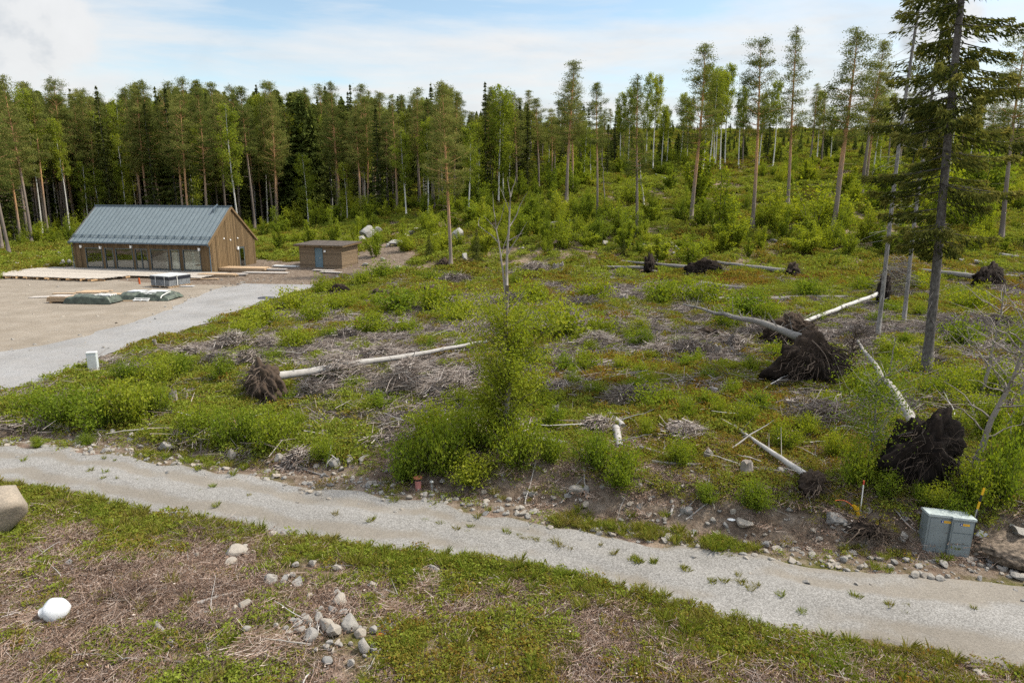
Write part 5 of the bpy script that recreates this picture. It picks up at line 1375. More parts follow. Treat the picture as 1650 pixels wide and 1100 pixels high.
        o = mb.build('stick', M['pale_log'], None, True, tuple(s0)); n += 1
        series(o, ['pale forked', 'thin bleached', 'bent grey'][it % 3], 'stick', 'stick', 'loose dead sticks')
    # cut stumps
    for i, (px, fy, w, h, lab) in enumerate([(708,645,.20,.45,'forked grey stump in front of the wide slash heap'),(280,650,.16,.40,'weathered cut stump at the end of the long roadside thicket'),(1203,762,.16,.30,'cut stump below the thin fallen birch'),
                                       (1142,736,.13,.18,'low cut stump by the cut bank shrubs'),(895,672,.12,.4,'thin grey snag stump right of the leafy dead tree'),(1157,572,.16,.4,'pale stump left of the large root plate'),(895,438,.3,.7,'splintered pale stump in the far clearing'),
                                       (905,440,.22,.9,'second splintered pale stump in the far clearing'),(870,484,.3,.6,'pale cut stump above the brush heap in mid clearing'),(1005,486,.3,.5,'pale tilted stump above the brush heap in mid clearing'),(250,560,.1,.45,'dark bent snag on the driveway verge')]):
        g = np.random.default_rng(800 + i); b = ground(px, fy); mb = MB()
        n = 12; a = np.arange(n) * 2 * PI / n
        rings = [(1.45, -.08), (1.1, h * .2), (.95, h * .6), (.9, h)]
        V = []
        for q, zz in rings: V += [(w * q * (1 + .12 * g.normal()) * math.cos(t), w * q * (1 + .12 * g.normal()) * math.sin(t), zz + (.16 * h * g.normal() if zz == h else 0)) for t in a]
        V.append((0, 0, h * .9))
        Fc = [(r * n + j, r * n + (j + 1) % n, (r + 1) * n + (j + 1) % n, (r + 1) * n + j) for r in range(3) for j in range(n)]
        mb.add(V, Fc, 0, .6); k = mb.n - len(V)
        mb.F.append(np.array([(3 * n + j, 3 * n + (j + 1) % n, 4 * n) for j in range(n)]) + k); mb.M.append(np.full(n, 0, np.int32))
        tag(mb.build('tree_stump', M['dead_wood'], loc=tuple(b)), lab, 'stump', 'cut stumps')
    # slash heaps
    BP = [(545,615,100,70),(500,640,60,40),(640,640,90,60),(725,640,95,64),(765,620,40,40),(660,600,60,30),(400,590,60,36),(375,560,70,34),(965,560,70,34),(1110,570,90,30),(1060,572,60,26),(940,494,60,22),(1000,650,80,34),(1330,682,120,50),
          (1290,660,60,26),(1545,540,130,34),(1600,530,80,30),(1440,478,60,90),(1215,545,70,30),(1180,560,70,30),(1100,700,70,26),(620,575,60,26),(350,590,60,30),(1450,660,70,30),(1380,545,60,30),(430,560,50,26),(1040,640,50,24),(960,690,60,24),
          (730,456,60,20),(860,440,60,24),(560,545,50,24),(820,490,60,22),(1500,590,60,20),(310,575,50,26),(480,745,50,26),(200,960,120,40),(60,1000,80,30),(180,920,90,30),(430,1050,110,50),(330,1010,90,40),(640,985,80,30),(690,950,80,28),(330,860,100,26),(130,870,70,30)]
    for i, (px, fy, w, h) in enumerate(BP):
        g = np.random.default_rng(900 + i); b = ground(px, fy); m = mpp(b); R = w * m * .62; hh = h * m * .75 * (1.0 if fy < 840 else .45)
        n = int(240 + 200 * min(R, 1.8)); c = g.normal(size=(n, 2)) * [R * .42, R * .30]; zz = hh * np.exp(-(c[:, 0] / R) ** 2 * 1.6 - (c[:, 1] / R) ** 2 * 1.6) * g.random(n) ** .7
        a = g.normal(g.random() * 3.14, .75, n); l = g.uniform(.25, .95, n) * R * .9
        d = np.c_[np.cos(a) * l * .5, np.sin(a) * l * .5, g.normal(size=n) * .16 * l]
        gz = H(b[0] + c[:, 0], b[1] + c[:, 1]) - b[2]
        p = np.c_[c, zz + .03 + gz]; rr = g.uniform(.006, .016, n) * (.75 + .018 * b[1] * .6) * (1.0 if fy < 800 else .45)
        mb = MB(); mid = p + g.normal(size=(n, 3)) * .06 * l[:, None]
        mb.sticks(p - d, mid, rr, rr * .8, 3, 0, g.random(n)); mb.sticks(mid, p + d, rr * .8, rr * .35, 3, 0, g.random(n))
        o = mb.build('brush_heap', M['slash'] if fy < 800 else M['twig'], loc=tuple(b))
        series(o, 'tangled grey' if fy < 800 else 'reddish brown', 'brush heap', 'brush heap', 'heaps of cut branches')

# ------------------------------------------------------------------ the house
def house():
    L, Wd, e, rz = HOUSE['L'], HOUSE['Wd'], HOUSE['e'], HOUSE['r']
    fl = hw(0, 0)
    r = thing('brown_house', 'long brown timber clad house with a blue grey standing seam metal roof', 'house', (fl[0], fl[1], 0), HOUSE['th'])
    def s(px):                      # photo column along the front -> metres along the wall
        t = (px - 175) / 1013.0; dL, dR = 69.6, 66.0
        return L * t * dL / (dR * (1 - t) + t * dL)
    wins = [(s(a), s(b)) for a, b in [(265,388),(408,470),(487,615),(632,725),(745,875),(890,960),(985,1115)]]
    z0, z1, T = .30, 2.36, .22
    f = MB()                        # front wall with real openings
    f.box((0, 0, -.1), (L, T, z0)); f.box((0, 0, z1), (L, T, e + .05))
    xs = [0] + [v for w in wins for v in w] + [L]
    for i in range(0, len(xs), 2): f.box((xs[i], 0, z0), (xs[i + 1], T, z1))
    for k in range(int(L / .21) + 1):
        x = .03 + k * .21
        inw = any(a - .06 < x < b + .02 for a, b in wins)
        for lo, hi in ([(-.1, z0 - .02), (z1 + .03, e)] if inw else [(-.1, e)]): f.box((x, -.024, lo), (x + .05, .001, hi))
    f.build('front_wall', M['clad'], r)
    dx0, dx1, dz = 4.55, 5.45, 2.36   # gable door along b
    g = MB()
    P = [(0, -.1), (dx0, -.1), (dx0, dz), (dx1, dz), (dx1, -.1), (Wd, -.1), (Wd, e), (Wd / 2, rz - .12), (0, e)]
    n = len(P); V = np.array([(L, b, z) for b, z in P] + [(L - T, b, z) for b, z in P])
    V[:, 1] = np.clip(V[:, 1], .002, Wd - .002)
    g.add(V, [(i, n + i, n + (i + 1) % n, (i + 1) % n) for i in range(n)])
    for off, rev in ((0, False), (n, True)):
        c = list(range(off, off + n)); g.F.append(np.array([c[::-1] if rev else c])); g.M.append(np.array([0], np.int32))
    for k in range(int(Wd / .21) + 1):
        y = .04 + k * .21; top = e + (rz - .12 - e) * (1 - abs(y + .025 - Wd / 2) / (Wd / 2)) - .04
        if y + .05 > Wd: break
        lo = dz + .06 if dx0 - .1 < y < dx1 + .05 else -.1
        g.box((L - .001, y, lo), (L + .024, y + .05, top))
    g.build('gable_wall', M['clad_side_lit'], r)
    o = MB(); V[:, 0] = np.where(V[:, 0] > L - .1, T, 0.0); P2 = [(0, -.1), (Wd, -.1), (Wd, e), (Wd / 2, rz - .12), (0, e)]
    V2 = np.array([(0, b, z) for b, z in P2] + [(T, b, z) for b, z in P2]); V2[:, 1] = np.clip(V2[:, 1], .002, Wd - .002)
    o.add(V2, [(i, (i + 1) % 5, 5 + (i + 1) % 5, 5 + i) for i in range(5)])
    for off, rev in ((0, True), (5, False)):
        c = list(range(off, off + 5)); o.F.append(np.array([c[::-1] if rev else c])); o.M.append(np.array([0], np.int32))
    o.build('gable_wall', M['clad_side_lit'], r)
    MB().box((T, Wd - T, -.1), (L - T, Wd - .004, e)).build('back_wall', M['clad'], r)
    i = MB(); i.box((T, T, .16), (L - T, Wd - T, .28)); i.box((T, Wd * .62, .28), (L * .36, Wd * .62 + .1, e - .2)); i.box((L * .62, T + 1.6, .28), (L * .62 + .1, Wd - T, e - .2))
    i.box((T + .01, T + .3, e - .12), (L - T - .01, Wd - T - .01, e - .06)); i.box((L * .42, Wd * .7, .28), (L * .58, Wd * .7 + .7, 1.2)); i.box((L * .14, 2.6, .28), (L * .26, 3.5, 1.03))
    i.build('interior', M['interior'], r)
    cg = np.random.default_rng(3)
    for k, (a, b) in enumerate(wins):
        fr = MB(); t = .075
        for lo, hi in (((a, z0), (a + t, z1)), ((b - t, z0), (b, z1)), ((a + t, z0), (b - t, z0 + t)), ((a + t, z1 - t), (b - t, z1))): fr.box((lo[0], -.03, lo[1]), (hi[0], .09, hi[1]))
        if k in (3,): fr.box(((a + b) / 2 - .04, -.025, z0 + t), ((a + b) / 2 + .04, .085, z1 - t))
        w = fr.build('window', M['dark_frame'], r)
        MB().box((a + t, .030, z0 + t), (b - t, .042, z1 - t)).build('pane', M['glass'], w)
        c0, c1 = [(None, None), (None, None), (.04, .26), (.05, .42), (.04, .28), (.05, .45), (.35, .5)][k]
        if c0 is not None:
            x = np.linspace(a + (b - a) * c0, a + (b - a) * c1, 26); y = .34 + .05 * np.sin(np.arange(26) * 1.5)
            V = np.concatenate([np.c_[x, y, np.full(26, z0 + .05)], np.c_[x, y, np.full(26, z1 - .02)]])
            cm = MB(); cm.add(V, [(q, q + 1, q + 27, q + 26) for q in range(25)]); cm.build('curtain', M['curtain'], w, True)
    # roof: two slabs, seams, ridge, trims, snow guard, gutter, hatch
    oh, ov = .15, .30; sl = (rz - e) / (Wd / 2)
    th = .10
    yb, zb = -ov, e - sl * ov + .02
    R = MB()
    P = [(yb, zb), (Wd / 2, rz), (Wd + ov, zb), (Wd + ov, zb + th), (Wd / 2, rz + th), (yb, zb + th)]
    V = np.array([(-oh, b, z) for b, z in P] + [(L + oh, b, z) for b, z in P])
    R.add(V, [(i, (i + 1) % 6, 6 + (i + 1) % 6, 6 + i) for i in range(6)])
    R.add(V, [(0, 5, 4, 1), (1, 4, 3, 2), (6, 7, 10, 11), (7, 8, 9, 10)])
    nrm = np.array([-sl, 1]) / math.hypot(sl, 1)
    k = 0; x = -oh + .02
    hh = .045
    while x < L + oh - .03:
        for sg in (0, 1):
            a0 = np.array([yb + .01, zb + th + .001]); a1 = np.array([Wd / 2, rz + th + .001])
            q = [a0 + nrm * 0, a1, a1 + nrm * hh, a0 + nrm * hh]
            q = [(p[0], p[1]) if sg == 0 else (Wd - p[0], p[1]) for p in q]
            VV = np.array([(x, b, z) for b, z in q] + [(x + .022, b, z) for b, z in q])
            R.add(VV, [(0, 1, 2, 3), (7, 6, 5, 4), (0, 4, 5, 1), (3, 2, 6, 7), (0, 3, 7, 4), (1, 5, 6, 2)], 1)
        x += .52
    rf = R.build('roof', [M['roof'], M['roof_trim']], r)
    c = MB(); c.box((-oh - .01, Wd / 2 - .12, rz + th - .05), (L + oh + .01, Wd / 2 + .12, rz + th + .06)); c.build('ridge_cap', M['roof_trim'], rf)
    sg = MB(); z_at = lambda b: zb + th + (b - yb) * sl
    for zz in (.10, .20): sg.tube([(-.1, .22, z_at(.22) + zz), (L + .1, .22, z_at(.22) + zz)], .016, 6)
    sg.build('snow_guard', M['roof_trim'], rf)
    for k in range(17):
        x = .12 + k * (L - .2) / 16
        MB().add([(x, .10, z_at(.1)), (x, .40, z_at(.4)), (x, .26, z_at(.22) + .27), (x, .18, z_at(.22) + .24), (x + .05, .10, z_at(.1)), (x + .05, .40, z_at(.4)), (x + .05, .26, z_at(.22) + .27), (x + .05, .18, z_at(.22) + .24)],
                 [(0, 1, 2, 3), (7, 6, 5, 4), (0, 4, 5, 1), (1, 5, 6, 2), (2, 6, 7, 3), (3, 7, 4, 0)]).build('snow_bracket', M['roof_trim'], rf)
    gt = MB()
    V = [(-oh, yb - .13, zb + .10), (-oh, yb - .13, zb - .03), (-oh, yb - .01, zb - .03), (-oh, yb - .01, zb + .10)]
    V = np.array(V + [(L + oh, q[1], q[2]) for q in V]); gt.add(V, [(0, 1, 5, 4), (1, 2, 6, 5), (2, 3, 7, 6), (0, 3, 2, 1), (4, 5, 6, 7)]); gt.build('gutter', M['roof_trim'], rf)
    for x0 in (-.02, L + .02):
        MB().tube([(x0, yb - .06, zb - .02), (x0, yb - .06, zb - .12), (x0, -.09, e - .42), (x0, -.09, .12), (x0, -.16, .06)], .042, 8).build('downpipe', M['roof_trim'], r, True)
    hx = s(1075); hb = Wd / 2 - .75
    h = MB(); h.box((hx - .30, hb - .28, z_at(hb - .28) - .01), (hx + .30, hb + .7, z_at(hb - .28) + .06)); h.box((hx - .03, hb - .3, z_at(hb)), (hx + .33, hb - .22, z_at(hb) + .02))
    V = np.array([(hx + .22, hb, z_at(hb)), (hx + .34, hb, z_at(hb)), (hx + .34, hb + .75, z_at(hb + .75)), (hx + .22, hb + .75, z_at(hb + .75)), (hx + .22, hb, z_at(hb) + .42), (hx + .34, hb, z_at(hb) + .42), (hx + .34, hb + .75, z_at(hb + .75) + .18), (hx + .22, hb + .75, z_at(hb + .75) + .18)])
    h2 = MB(); h2.add(V, [(0, 3, 2, 1), (4, 5, 6, 7), (0, 1, 5, 4), (1, 2, 6, 5), (2, 3, 7, 6), (3, 0, 4, 7)]); h2.build('roof_vent', M['roof_trim'], rf)
    # bargeboards
    for x0, x1 in ((L + .03, L + oh + .012), (-oh - .012, -.03)):
        b = MB()
        for sgn in (0, 1):
            q = [(yb - .01, zb - .12), (Wd / 2, rz - .13), (Wd / 2, rz + th + .005), (yb - .01, zb + th + .005)]
            q = [(p[0], p[1]) if sgn == 0 else (Wd - p[0], p[1]) for p in q]
            VV = np.array([(x0, a, z) for a, z in q] + [(x1, a, z) for a, z in q])
            b.add(VV, [(0, 1, 2, 3), (7, 6, 5, 4), (0, 4, 5, 1), (3, 2, 6, 7), (0, 3, 7, 4), (1, 5, 6, 2)])
        b.build('bargeboard', M['clad'], r)
    d = MB(); d.box((L - .10, dx0 + .002, .05), (L - .02, dx1 - .002, dz - .002)); dd = d.build('door', M['dark_frame'], r)
    MB().box((L - .019, dx0 + .14, .35), (L - .012, dx1 - .14, dz - .2)).build('pane', M['glass'], dd)
    MB().tube([(L - .02, dx1 - .1, 1.1), (L + .04, dx1 - .1, 1.1), (L + .04, dx1 - .22, 1.1)], .014, 6).build('handle', M['metal'], dd)
    for x, z in ((s(240), 2.45), (s(384), 2.38), (s(611), 2.52), (s(1113), 2.42)):
        m = MB(); m.box((x - .09, -.16, z - .12), (x + .09, -.024, z + .12)); m.box((x - .11, -.18, z + .12), (x + .11, -.024, z + .15)); m.build('wall_lamp', M['lamp'], r)
    m = MB(); m.box((L + .024, dx0 - .42, 2.1), (L + .16, dx0 - .22, 2.38)); m.box((L + .024, dx0 - .44, 2.38), (L + .19, dx0 - .2, 2.41)); m.build('wall_lamp', M['lamp'], r)
    for q in ((L + .024, 3.2, 3.15), (L + .024, 4.4, 3.25), (L + .024, 2.2, 3.35)): MB().tube([q, (q[0] + .06, q[1], q[2])], .07, 8).build('vent_cap', M['lamp'], r)
    m = MB(); m.tube([(s(1143), -.024, 2.95), (s(1143), -.08, 2.95)], .07, 8); m.build('vent_cap', M['lamp'], r)

    # deck in front of the house
    dk = thing('timber_deck', 'wide unfinished timber deck with open joist ends in front of the brown house', 'deck', (fl[0], fl[1], 0), HOUSE['th'])
    b = MB()
    for k in range(47):
        y = -6.9 + k * .146
        g2 = np.random.default_rng(k)
        x0 = -3.6 + (.9 if k > 40 else 0) + g2.uniform(-.15, .1); x1 = (9.6 + .045 * k + g2.uniform(-.4, .4)) if y < -4.3 else L + 1.9 + g2.uniform(-.7, .5) * (k % 3 == 0)
        b.box((x0, y, .255), (x1, y + .138, .283))
    b.build('deck_boards', M['deck'], dk)
    for k in range(24):
        x = -3.3 + k * .6
        j = MB(); y0 = -7.25 if x < 9.8 else -4.55
        j.box((x, y0 - .25 * (k % 2), .10), (x + .075, -.05, .25)); j.build('joist', M['joist'], dk)
    for y in (-6.6, -4.0, -1.6):
        m = MB(); m.box((-3.5, y, -.02), (9.9 if y < -4.3 else L + 1.5, y + .10, .098)); m.build('bearer', M['joist'], dk)
    # cut sheets standing off the front edge
    for i in range(14):
        g2 = np.random.default_rng(40 + i); x = -2.4 + i * .82
        m = MB(); Mx = Matrix.Translation((x, -7.25 - .2 * g2.random(), .285)) @ Matrix.Rotation(g2.normal() * .05, 4, 'Z')
        m.box((0, 0, 0), (.62, .5 + .3 * g2.random(), .03), 0, .5, Mx); o = m.build('loose_board', M['deck'], dk)

def local(o, px, py, rz):
    b = ground(px, py); o.location = (b[0], b[1], b[2] + .03); o.rotation_euler = (0, 0, rz); return o

def yard_things():
    # spa box on a pallet
    b = plane(276, 461); r = thing('spa_box', 'square grey panelled tub with black rim strapped on a timber pallet before the deck', 'tub', (b[0], b[1], .03), -.42)
    w = 1.12
    m = MB()
    for x in (-w, -.08, w - .16): m.box((x, -w, 0), (x + .16, w, .10))
    for k in range(9): m.box((-w - .05, -w + k * .262, .101), (w + .05, -w + k * .262 + .15, .135))
    m.build('pallet', M['plank'], r)
    m = MB(); m.box((-w * .96, -w * .96, .136), (w * .96, w * .96, .66))
    for k in range(12):
        x = -w * .9 + k * .17; m.box((x, -w * .96 - .012, .15), (x + .15, -w * .96 + .002, .65)); m.box((w * .96 - .002, x, .15), (w * .96 + .012, x + .15, .65))
    m.build('side_panels', M['grey_wrap'], r)
    MB().box((-w, -w, .661), (w, w, .92)).build('rim', M['black'], r)
    m = MB(); m.box((-w * .98, -w * .98, .921), (w * .98, w * .98, .985)); m.build('lid', M['lidgrey'], r)
    for x in (-.45, .62):
        m = MB(); m.box((x, -w - .02, .12), (x + .05, -w - .013, 1.0)); m.box((x, -w - .02, .99), (x + .05, w + .02, 1.0)); m.build('strap', M['strap'], r)
    m = MB(); m.box((w + .013, -.3, .12), (w + .02, -.25, 1.0)); m.box((-w, -.3, 1.001), (w + .02, -.25, 1.008)); m.build('strap', M['strap'], r)
    # tarp covered timber stack
    b = plane(136, 488); r = thing('timber_stack', 'long low stack of boards half wrapped in green tarp with white battens on top', 'timber stack', (b[0], b[1], .03), -.10)
    m = MB()
    for z in range(3): m.box((-2.55 + .03 * z, -.5, .12 + z * .11), (2.1, .62, .12 + z * .11 + .10))
    m.build('boards', M['plank'], r)
    for x in (-2.3, -.6, 1.4): MB().box((x, -.55, 0), (x + .12, .65, .118)).build('bearer', M['joist'], r)
    g = np.random.default_rng(2)
    def tarp_shell(x0, x1, y0, y1, h, seed, flare=.25, nx=34, ny=26, amp=.12):
        u = np.linspace(0, 1, nx); v = np.linspace(-1, 1, ny); U, Vv = np.meshgrid(u, v, indexing='ij')
        X = x0 + (x1 - x0) * U; a = np.clip((np.abs(Vv) - .55) / .45, 0, 1); t = np.clip(np.abs(Vv) / .55, 0, 1)
        Y = (y0 + y1) / 2 + np.sign(Vv) * (y1 - y0) / 2 * (t + flare * a * .35)
        eu = np.minimum(U, 1 - U) / .10; hz = h * (1 - a) * np.clip(.12 + .95 * np.clip(eu, 0, 1) ** .6, 0, 1)
        Z = hz + amp * (fbm(X * 1.7 + seed, Y * 2.2, seed, 3) - .5) * 2 * np.clip(hz / h + .1, 0, 1) + .02
        mb = MB(); i = np.arange(nx - 1)[:, None] * ny; j = np.arange(ny - 1)[None]
        mb.add(np.stack([X, Y, np.maximum(Z, .012)], -1).reshape(-1, 3), np.stack([i + j, i + ny + j, i + ny + j + 1, i + j + 1], -1).reshape(-1, 4))
        return mb
    tarp_shell(-1.15, 2.5, -.62, .74, .50, 4).build('tarp', M['tarp'], r, True)
    m = MB()
    for k in range(4): m.box((.9, -.15 + k * .2, .53), (2.2, -.15 + k * .2 + .1, .59))
    for x in (.95, 1.5, 2.05): m.box((x, -.2, .591), (x + .09, .66, .61))
    m.build('batten_rack', M['white'], r)
    m = MB(); m.box((-2.4, -.35, .452), (-1.16, .5, .49)); m.build('sheet', M['plank_grey'], r)
    # tarp mound with leaning pallet
    b = plane(238, 482); r = thing('tarp_mound', 'green tarpaulin mound of building material weighted with a pale pallet', 'tarp mound', (b[0], b[1], .03), -.08)
    tarp_shell(-2.1, 2.2, -.8, 1.1, .44, 9, .5, 50, 36, .26).build('tarp', M['tarp'], r, True)
    m = MB(); m.box((-1.6, .0, .47), (-.5, .95, .55)); m.build('sheet', M['lidgrey'], r)
    m = MB(); m.box((-.2, .3, .49), (1.3, 1.0, .54)); m.build('sheet', M['white'], r)
    Mx = Matrix.Translation((-.35, -1.22, .06)) @ Matrix.Rotation(math.radians(22), 4, 'X')
    m = MB()
    for k in range(6): m.box((-.05, k * .23, .0), (1.15, k * .23 + .09, .03), 0, .5, Mx)
    for x in (0, .52, 1.04): m.box((x, -.03, -.07), (x + .07, 1.28, -.002), 0, .5, Mx)
    m.build('pallet', M['white'], r)
    m = MB(); tt = np.linspace(.2, 2.9, 14); m.tube(np.c_[1.75 + .04 * np.sin(tt * 4), -.15 + .95 * np.cos(tt), .50 * np.sin(tt) ** .6 + .02], .035, 6); m.build('strap', M['strap'], r, True)
    # loose boards lying in the yard: thing per board
    for i, (px, py, l, w, z, rz, mt, lab) in enumerate([(150,471,2.2,1.25,.05,.25,'plank','plywood sheet lying behind the low tarp wrapped board stack'),(76,479,2.2,.8,.03,.5,'plank_grey','pale board lying left of the tarp wrapped board stack'),
        (102,474,1.6,.35,.05,.3,'plank','short offcut board between plywood sheet and pale board'),(192,476,1.3,.7,.12,.1,'plank','stub of boards between the two tarp piles'),(193,486,2.0,.25,.04,.3,'plank','narrow plank lying before the two tarp piles'),
        (395,436,4.6,1.6,.30,.12,'plank','stack of fresh decking boards beside the house gable'),(352,445,3.6,.9,.20,.15,'plank','bundle of fresh boards at the right end of the deck'),(376,444,2.6,.7,.16,.2,'plank_grey','pale ladder like pallet right of the deck end'),
        (428,440,4.4,.9,.05,.15,'plank_grey','long pale boards lying flat before the gable boards'),(440,436,2.6,.5,.16,.1,'plank_grey','short pale board bundle nearest the shed'),(460,430,2.6,.7,.10,.0,'white','white sheet lying between the gable and the shed'),
        (330,451,2.4,.3,.08,.3,'plank','loose plank right of the strapped tub'),(590,432,1.9,.12,.06,-.1,'plank','yellowish beam on the stones right of the shed'),(300,462,1.6,.4,.05,.2,'lidgrey','grey sheet lying before the strapped tub')]):
        b = ground(px, py); m = MB(); g2 = np.random.default_rng(60 + i)
        nb = max(1, int(z / .05)); nw = max(1, int(w / .3))
        for a in range(nb):
            for c in range(nw): m.box((-l / 2 + g2.uniform(-.12, .12), -w / 2 + c * w / nw, a * z / nb), (l / 2 + g2.uniform(-.25, .2), -w / 2 + (c + .95) * w / nw, (a + .93) * z / nb))
        o = m.build('board_stack' if z > .1 else 'loose_board', M[mt], loc=(b[0], b[1], b[2] + .045)); o.rotation_euler = (0, 0, rz - .25); tag(o, lab, 'boards')
    b = plane(225, 458); m = MB(); m.tube([(0, 0, 0), (0, 0, .46)], .08, 12); m.tube([(0, 0, .46), (-.02, 0, .54)], .06, 12); o = m.build('marker_post', M['orange'], loc=(b[0], b[1], .03), smooth=False); tag(o, 'short orange pipe standing in front of the deck', 'pipe')
    b = plane(430, 481); m = MB(); V = _IV1.copy() * [.75, .5, .10]; V = V * (1 + .3 * (n3(V, 3, 8)[:, None] - .5)); m.add(V, _IF1); tag(m.build('plastic_sheet', M['foil'], smooth=True, loc=(b[0], b[1], .06)), 'crumpled dark plastic sheet lying on the driveway', 'plastic sheet')
    for px, py, sx, lab in [(182,466,.0,None)]: pass
    b = plane(152, 601); r = thing('cable_post', 'narrow pale grey cable post beside the driveway verge with a yellow marker at its foot', 'cable post', (b[0], b[1], float(H(b[0], b[1]))), .25)
    MB().box((-.19, -.13, -.1), (.19, .13, .86)).build('body', M['greypost'], r); m = MB(); m.box((-.205, -.145, .861), (.205, .145, .92)); m.build('cap', M['white'], r)
    MB().box((-.17, -.142, .08), (.17, -.1305, .80)).build('door', M['white'], r)
    MB().box((.10, -.22, -.05), (.20, -.18, .14)).build('marker', M['yellow'], r)

def shed():
    b = plane(485, 437.5); th = -.30
    r = thing('brown_shed', 'small brown wooden shed with blue grey door and low mono pitch roof', 'shed', (b[0], b[1], .02), th)
    Lx, Ly, z0 = 4.75, 3.1, .22; hf, hb = 2.50, 2.66
    d0, d1 = 1.72, 2.68
    m = MB(); T = .1
    m.box((0, 0, z0), (d0, T, hf)); m.box((d1, 0, z0), (Lx, T, hf)); m.box((d0, 0, 2.42), (d1, T, hf))
    for k in range(15):
        z = z0 + .02 + k * .15
        for a, c in ((0.05, d0 - .07), (d1 + .07, Lx - .05)): m.box((a, -.022, z), (c, .001, z + .125))
    m.build('front_wall', M['shed_clad'], r)
    m = MB(); V = [(Lx, T, z0), (Lx, Ly, z0), (Lx, Ly, hb), (Lx, T, hf)]; V = np.array(V + [(Lx - T, p[1], p[2]) for p in V]); m.add(V, [(0, 1, 2, 3), (7, 6, 5, 4), (0, 4, 5, 1), (1, 5, 6, 2), (2, 6, 7, 3), (3, 7, 4, 0)])
    for k in range(16): m.box((Lx - .001, T, z0 + .02 + k * .15), (Lx + .022, Ly - .05, min(z0 + .145 + k * .15, 2.55)))
    m.build('side_wall', M['shed_clad'], r)
    m = MB(); V = [(0, T, z0), (0, Ly, z0), (0, Ly, hb), (0, T, hf)]; V = np.array(V + [(T, p[1], p[2]) for p in V]); m.add(V, [(3, 2, 1, 0), (4, 5, 6, 7), (0, 1, 5, 4), (1, 2, 6, 5), (2, 3, 7, 6), (3, 0, 4, 7)]); m.build('side_wall', M['shed_clad'], r)
    m = MB(); m.box((T, Ly - T, z0), (Lx - T, Ly - .003, hb - .01)); m.build('back_wall', M['shed_clad'], r)
    m = MB()
    for x in (-.025, d0 - .07, d1, Lx - .055): m.box((x, -.045, z0 - .02), (x + .075, -.002, hf))
    m.box((Lx + .002, -.045, z0 - .02), (Lx + .05, .05, hf)); m.box((Lx + .002, Ly - .08, z0 - .02), (Lx + .05, Ly, hb - .02))
    m.build('corner_board', M['shed_clad'], r)
    m = MB(); oh = .42; V = [(-oh, -oh, hf + .03), (Lx + oh, -oh, hf + .03), (Lx + oh, Ly + .3, hb + .05), (-oh, Ly + .3, hb + .05)]; V = np.array(V + [(p[0], p[1], p[2] + .16) for p in V])
    m.add(V, [(0, 3, 2, 1), (4, 5, 6, 7), (0, 1, 5, 4), (1, 2, 6, 5), (2, 3, 7, 6), (3, 0, 4, 7)]); rf = m.build('roof', M['clad'], r)
    m = MB(); V2 = V[4:].copy(); V2[:, 2] += .003; V2[:, :2] *= 1.0; V3 = V2.copy(); V3[:, 2] += .03; V2[:, 2] -= 0; VV = np.concatenate([V2, V3]); m.add(VV, [(0, 3, 2, 1), (4, 5, 6, 7), (0, 1, 5, 4), (1, 2, 6, 5), (2, 3, 7, 6), (3, 0, 4, 7)]); m.build('roof_felt', M['roof_felt'], rf)
    m = MB(); m.box((d0 + .01, .01, .42), (d1 - .08, .06, 2.40)); d = m.build('door', M['door_blue'], r); MB().box((d0 + .55, -.03, 1.32), (d0 + .64, .009, 1.46)).build('handle', M['metal'], d)
    MB().box((d0, -.02, z0 + .0), (d1 - .07, .12, .40)).build('threshold', M['black'], r)
    m = MB(); m.box((2.85, -.15, 2.0), (3.03, -.023, 2.2)); m.build('wall_lamp', M['lamp'], r)
    for x in (.1, 1.1, 2.9, 4.3):
        for y in (.15, 2.6): MB().box((x, y, -.05), (x + .35, y + .25, z0 - .003)).build('foundation_block', M['lidgrey'], r)
    for px, py, lab in [(521, 437, 'upper pale step plank below the shed door'), (533, 440, 'lower pale step plank in front of the shed')]:
        b2 = ground(px, py); m = MB(); m.box((-1.1, -.3, .05), (1.1, .3, .10)); m.box((-.9, -.25, 0), (-.7, .25, .049)); m.box((.7, -.25, 0), (.9, .25, .049)); o = m.build('step', M['plank_grey'], loc=(b2[0], b2[1], b2[2] + .03)); o.rotation_euler = (0, 0, th); tag(o, lab, 'step')

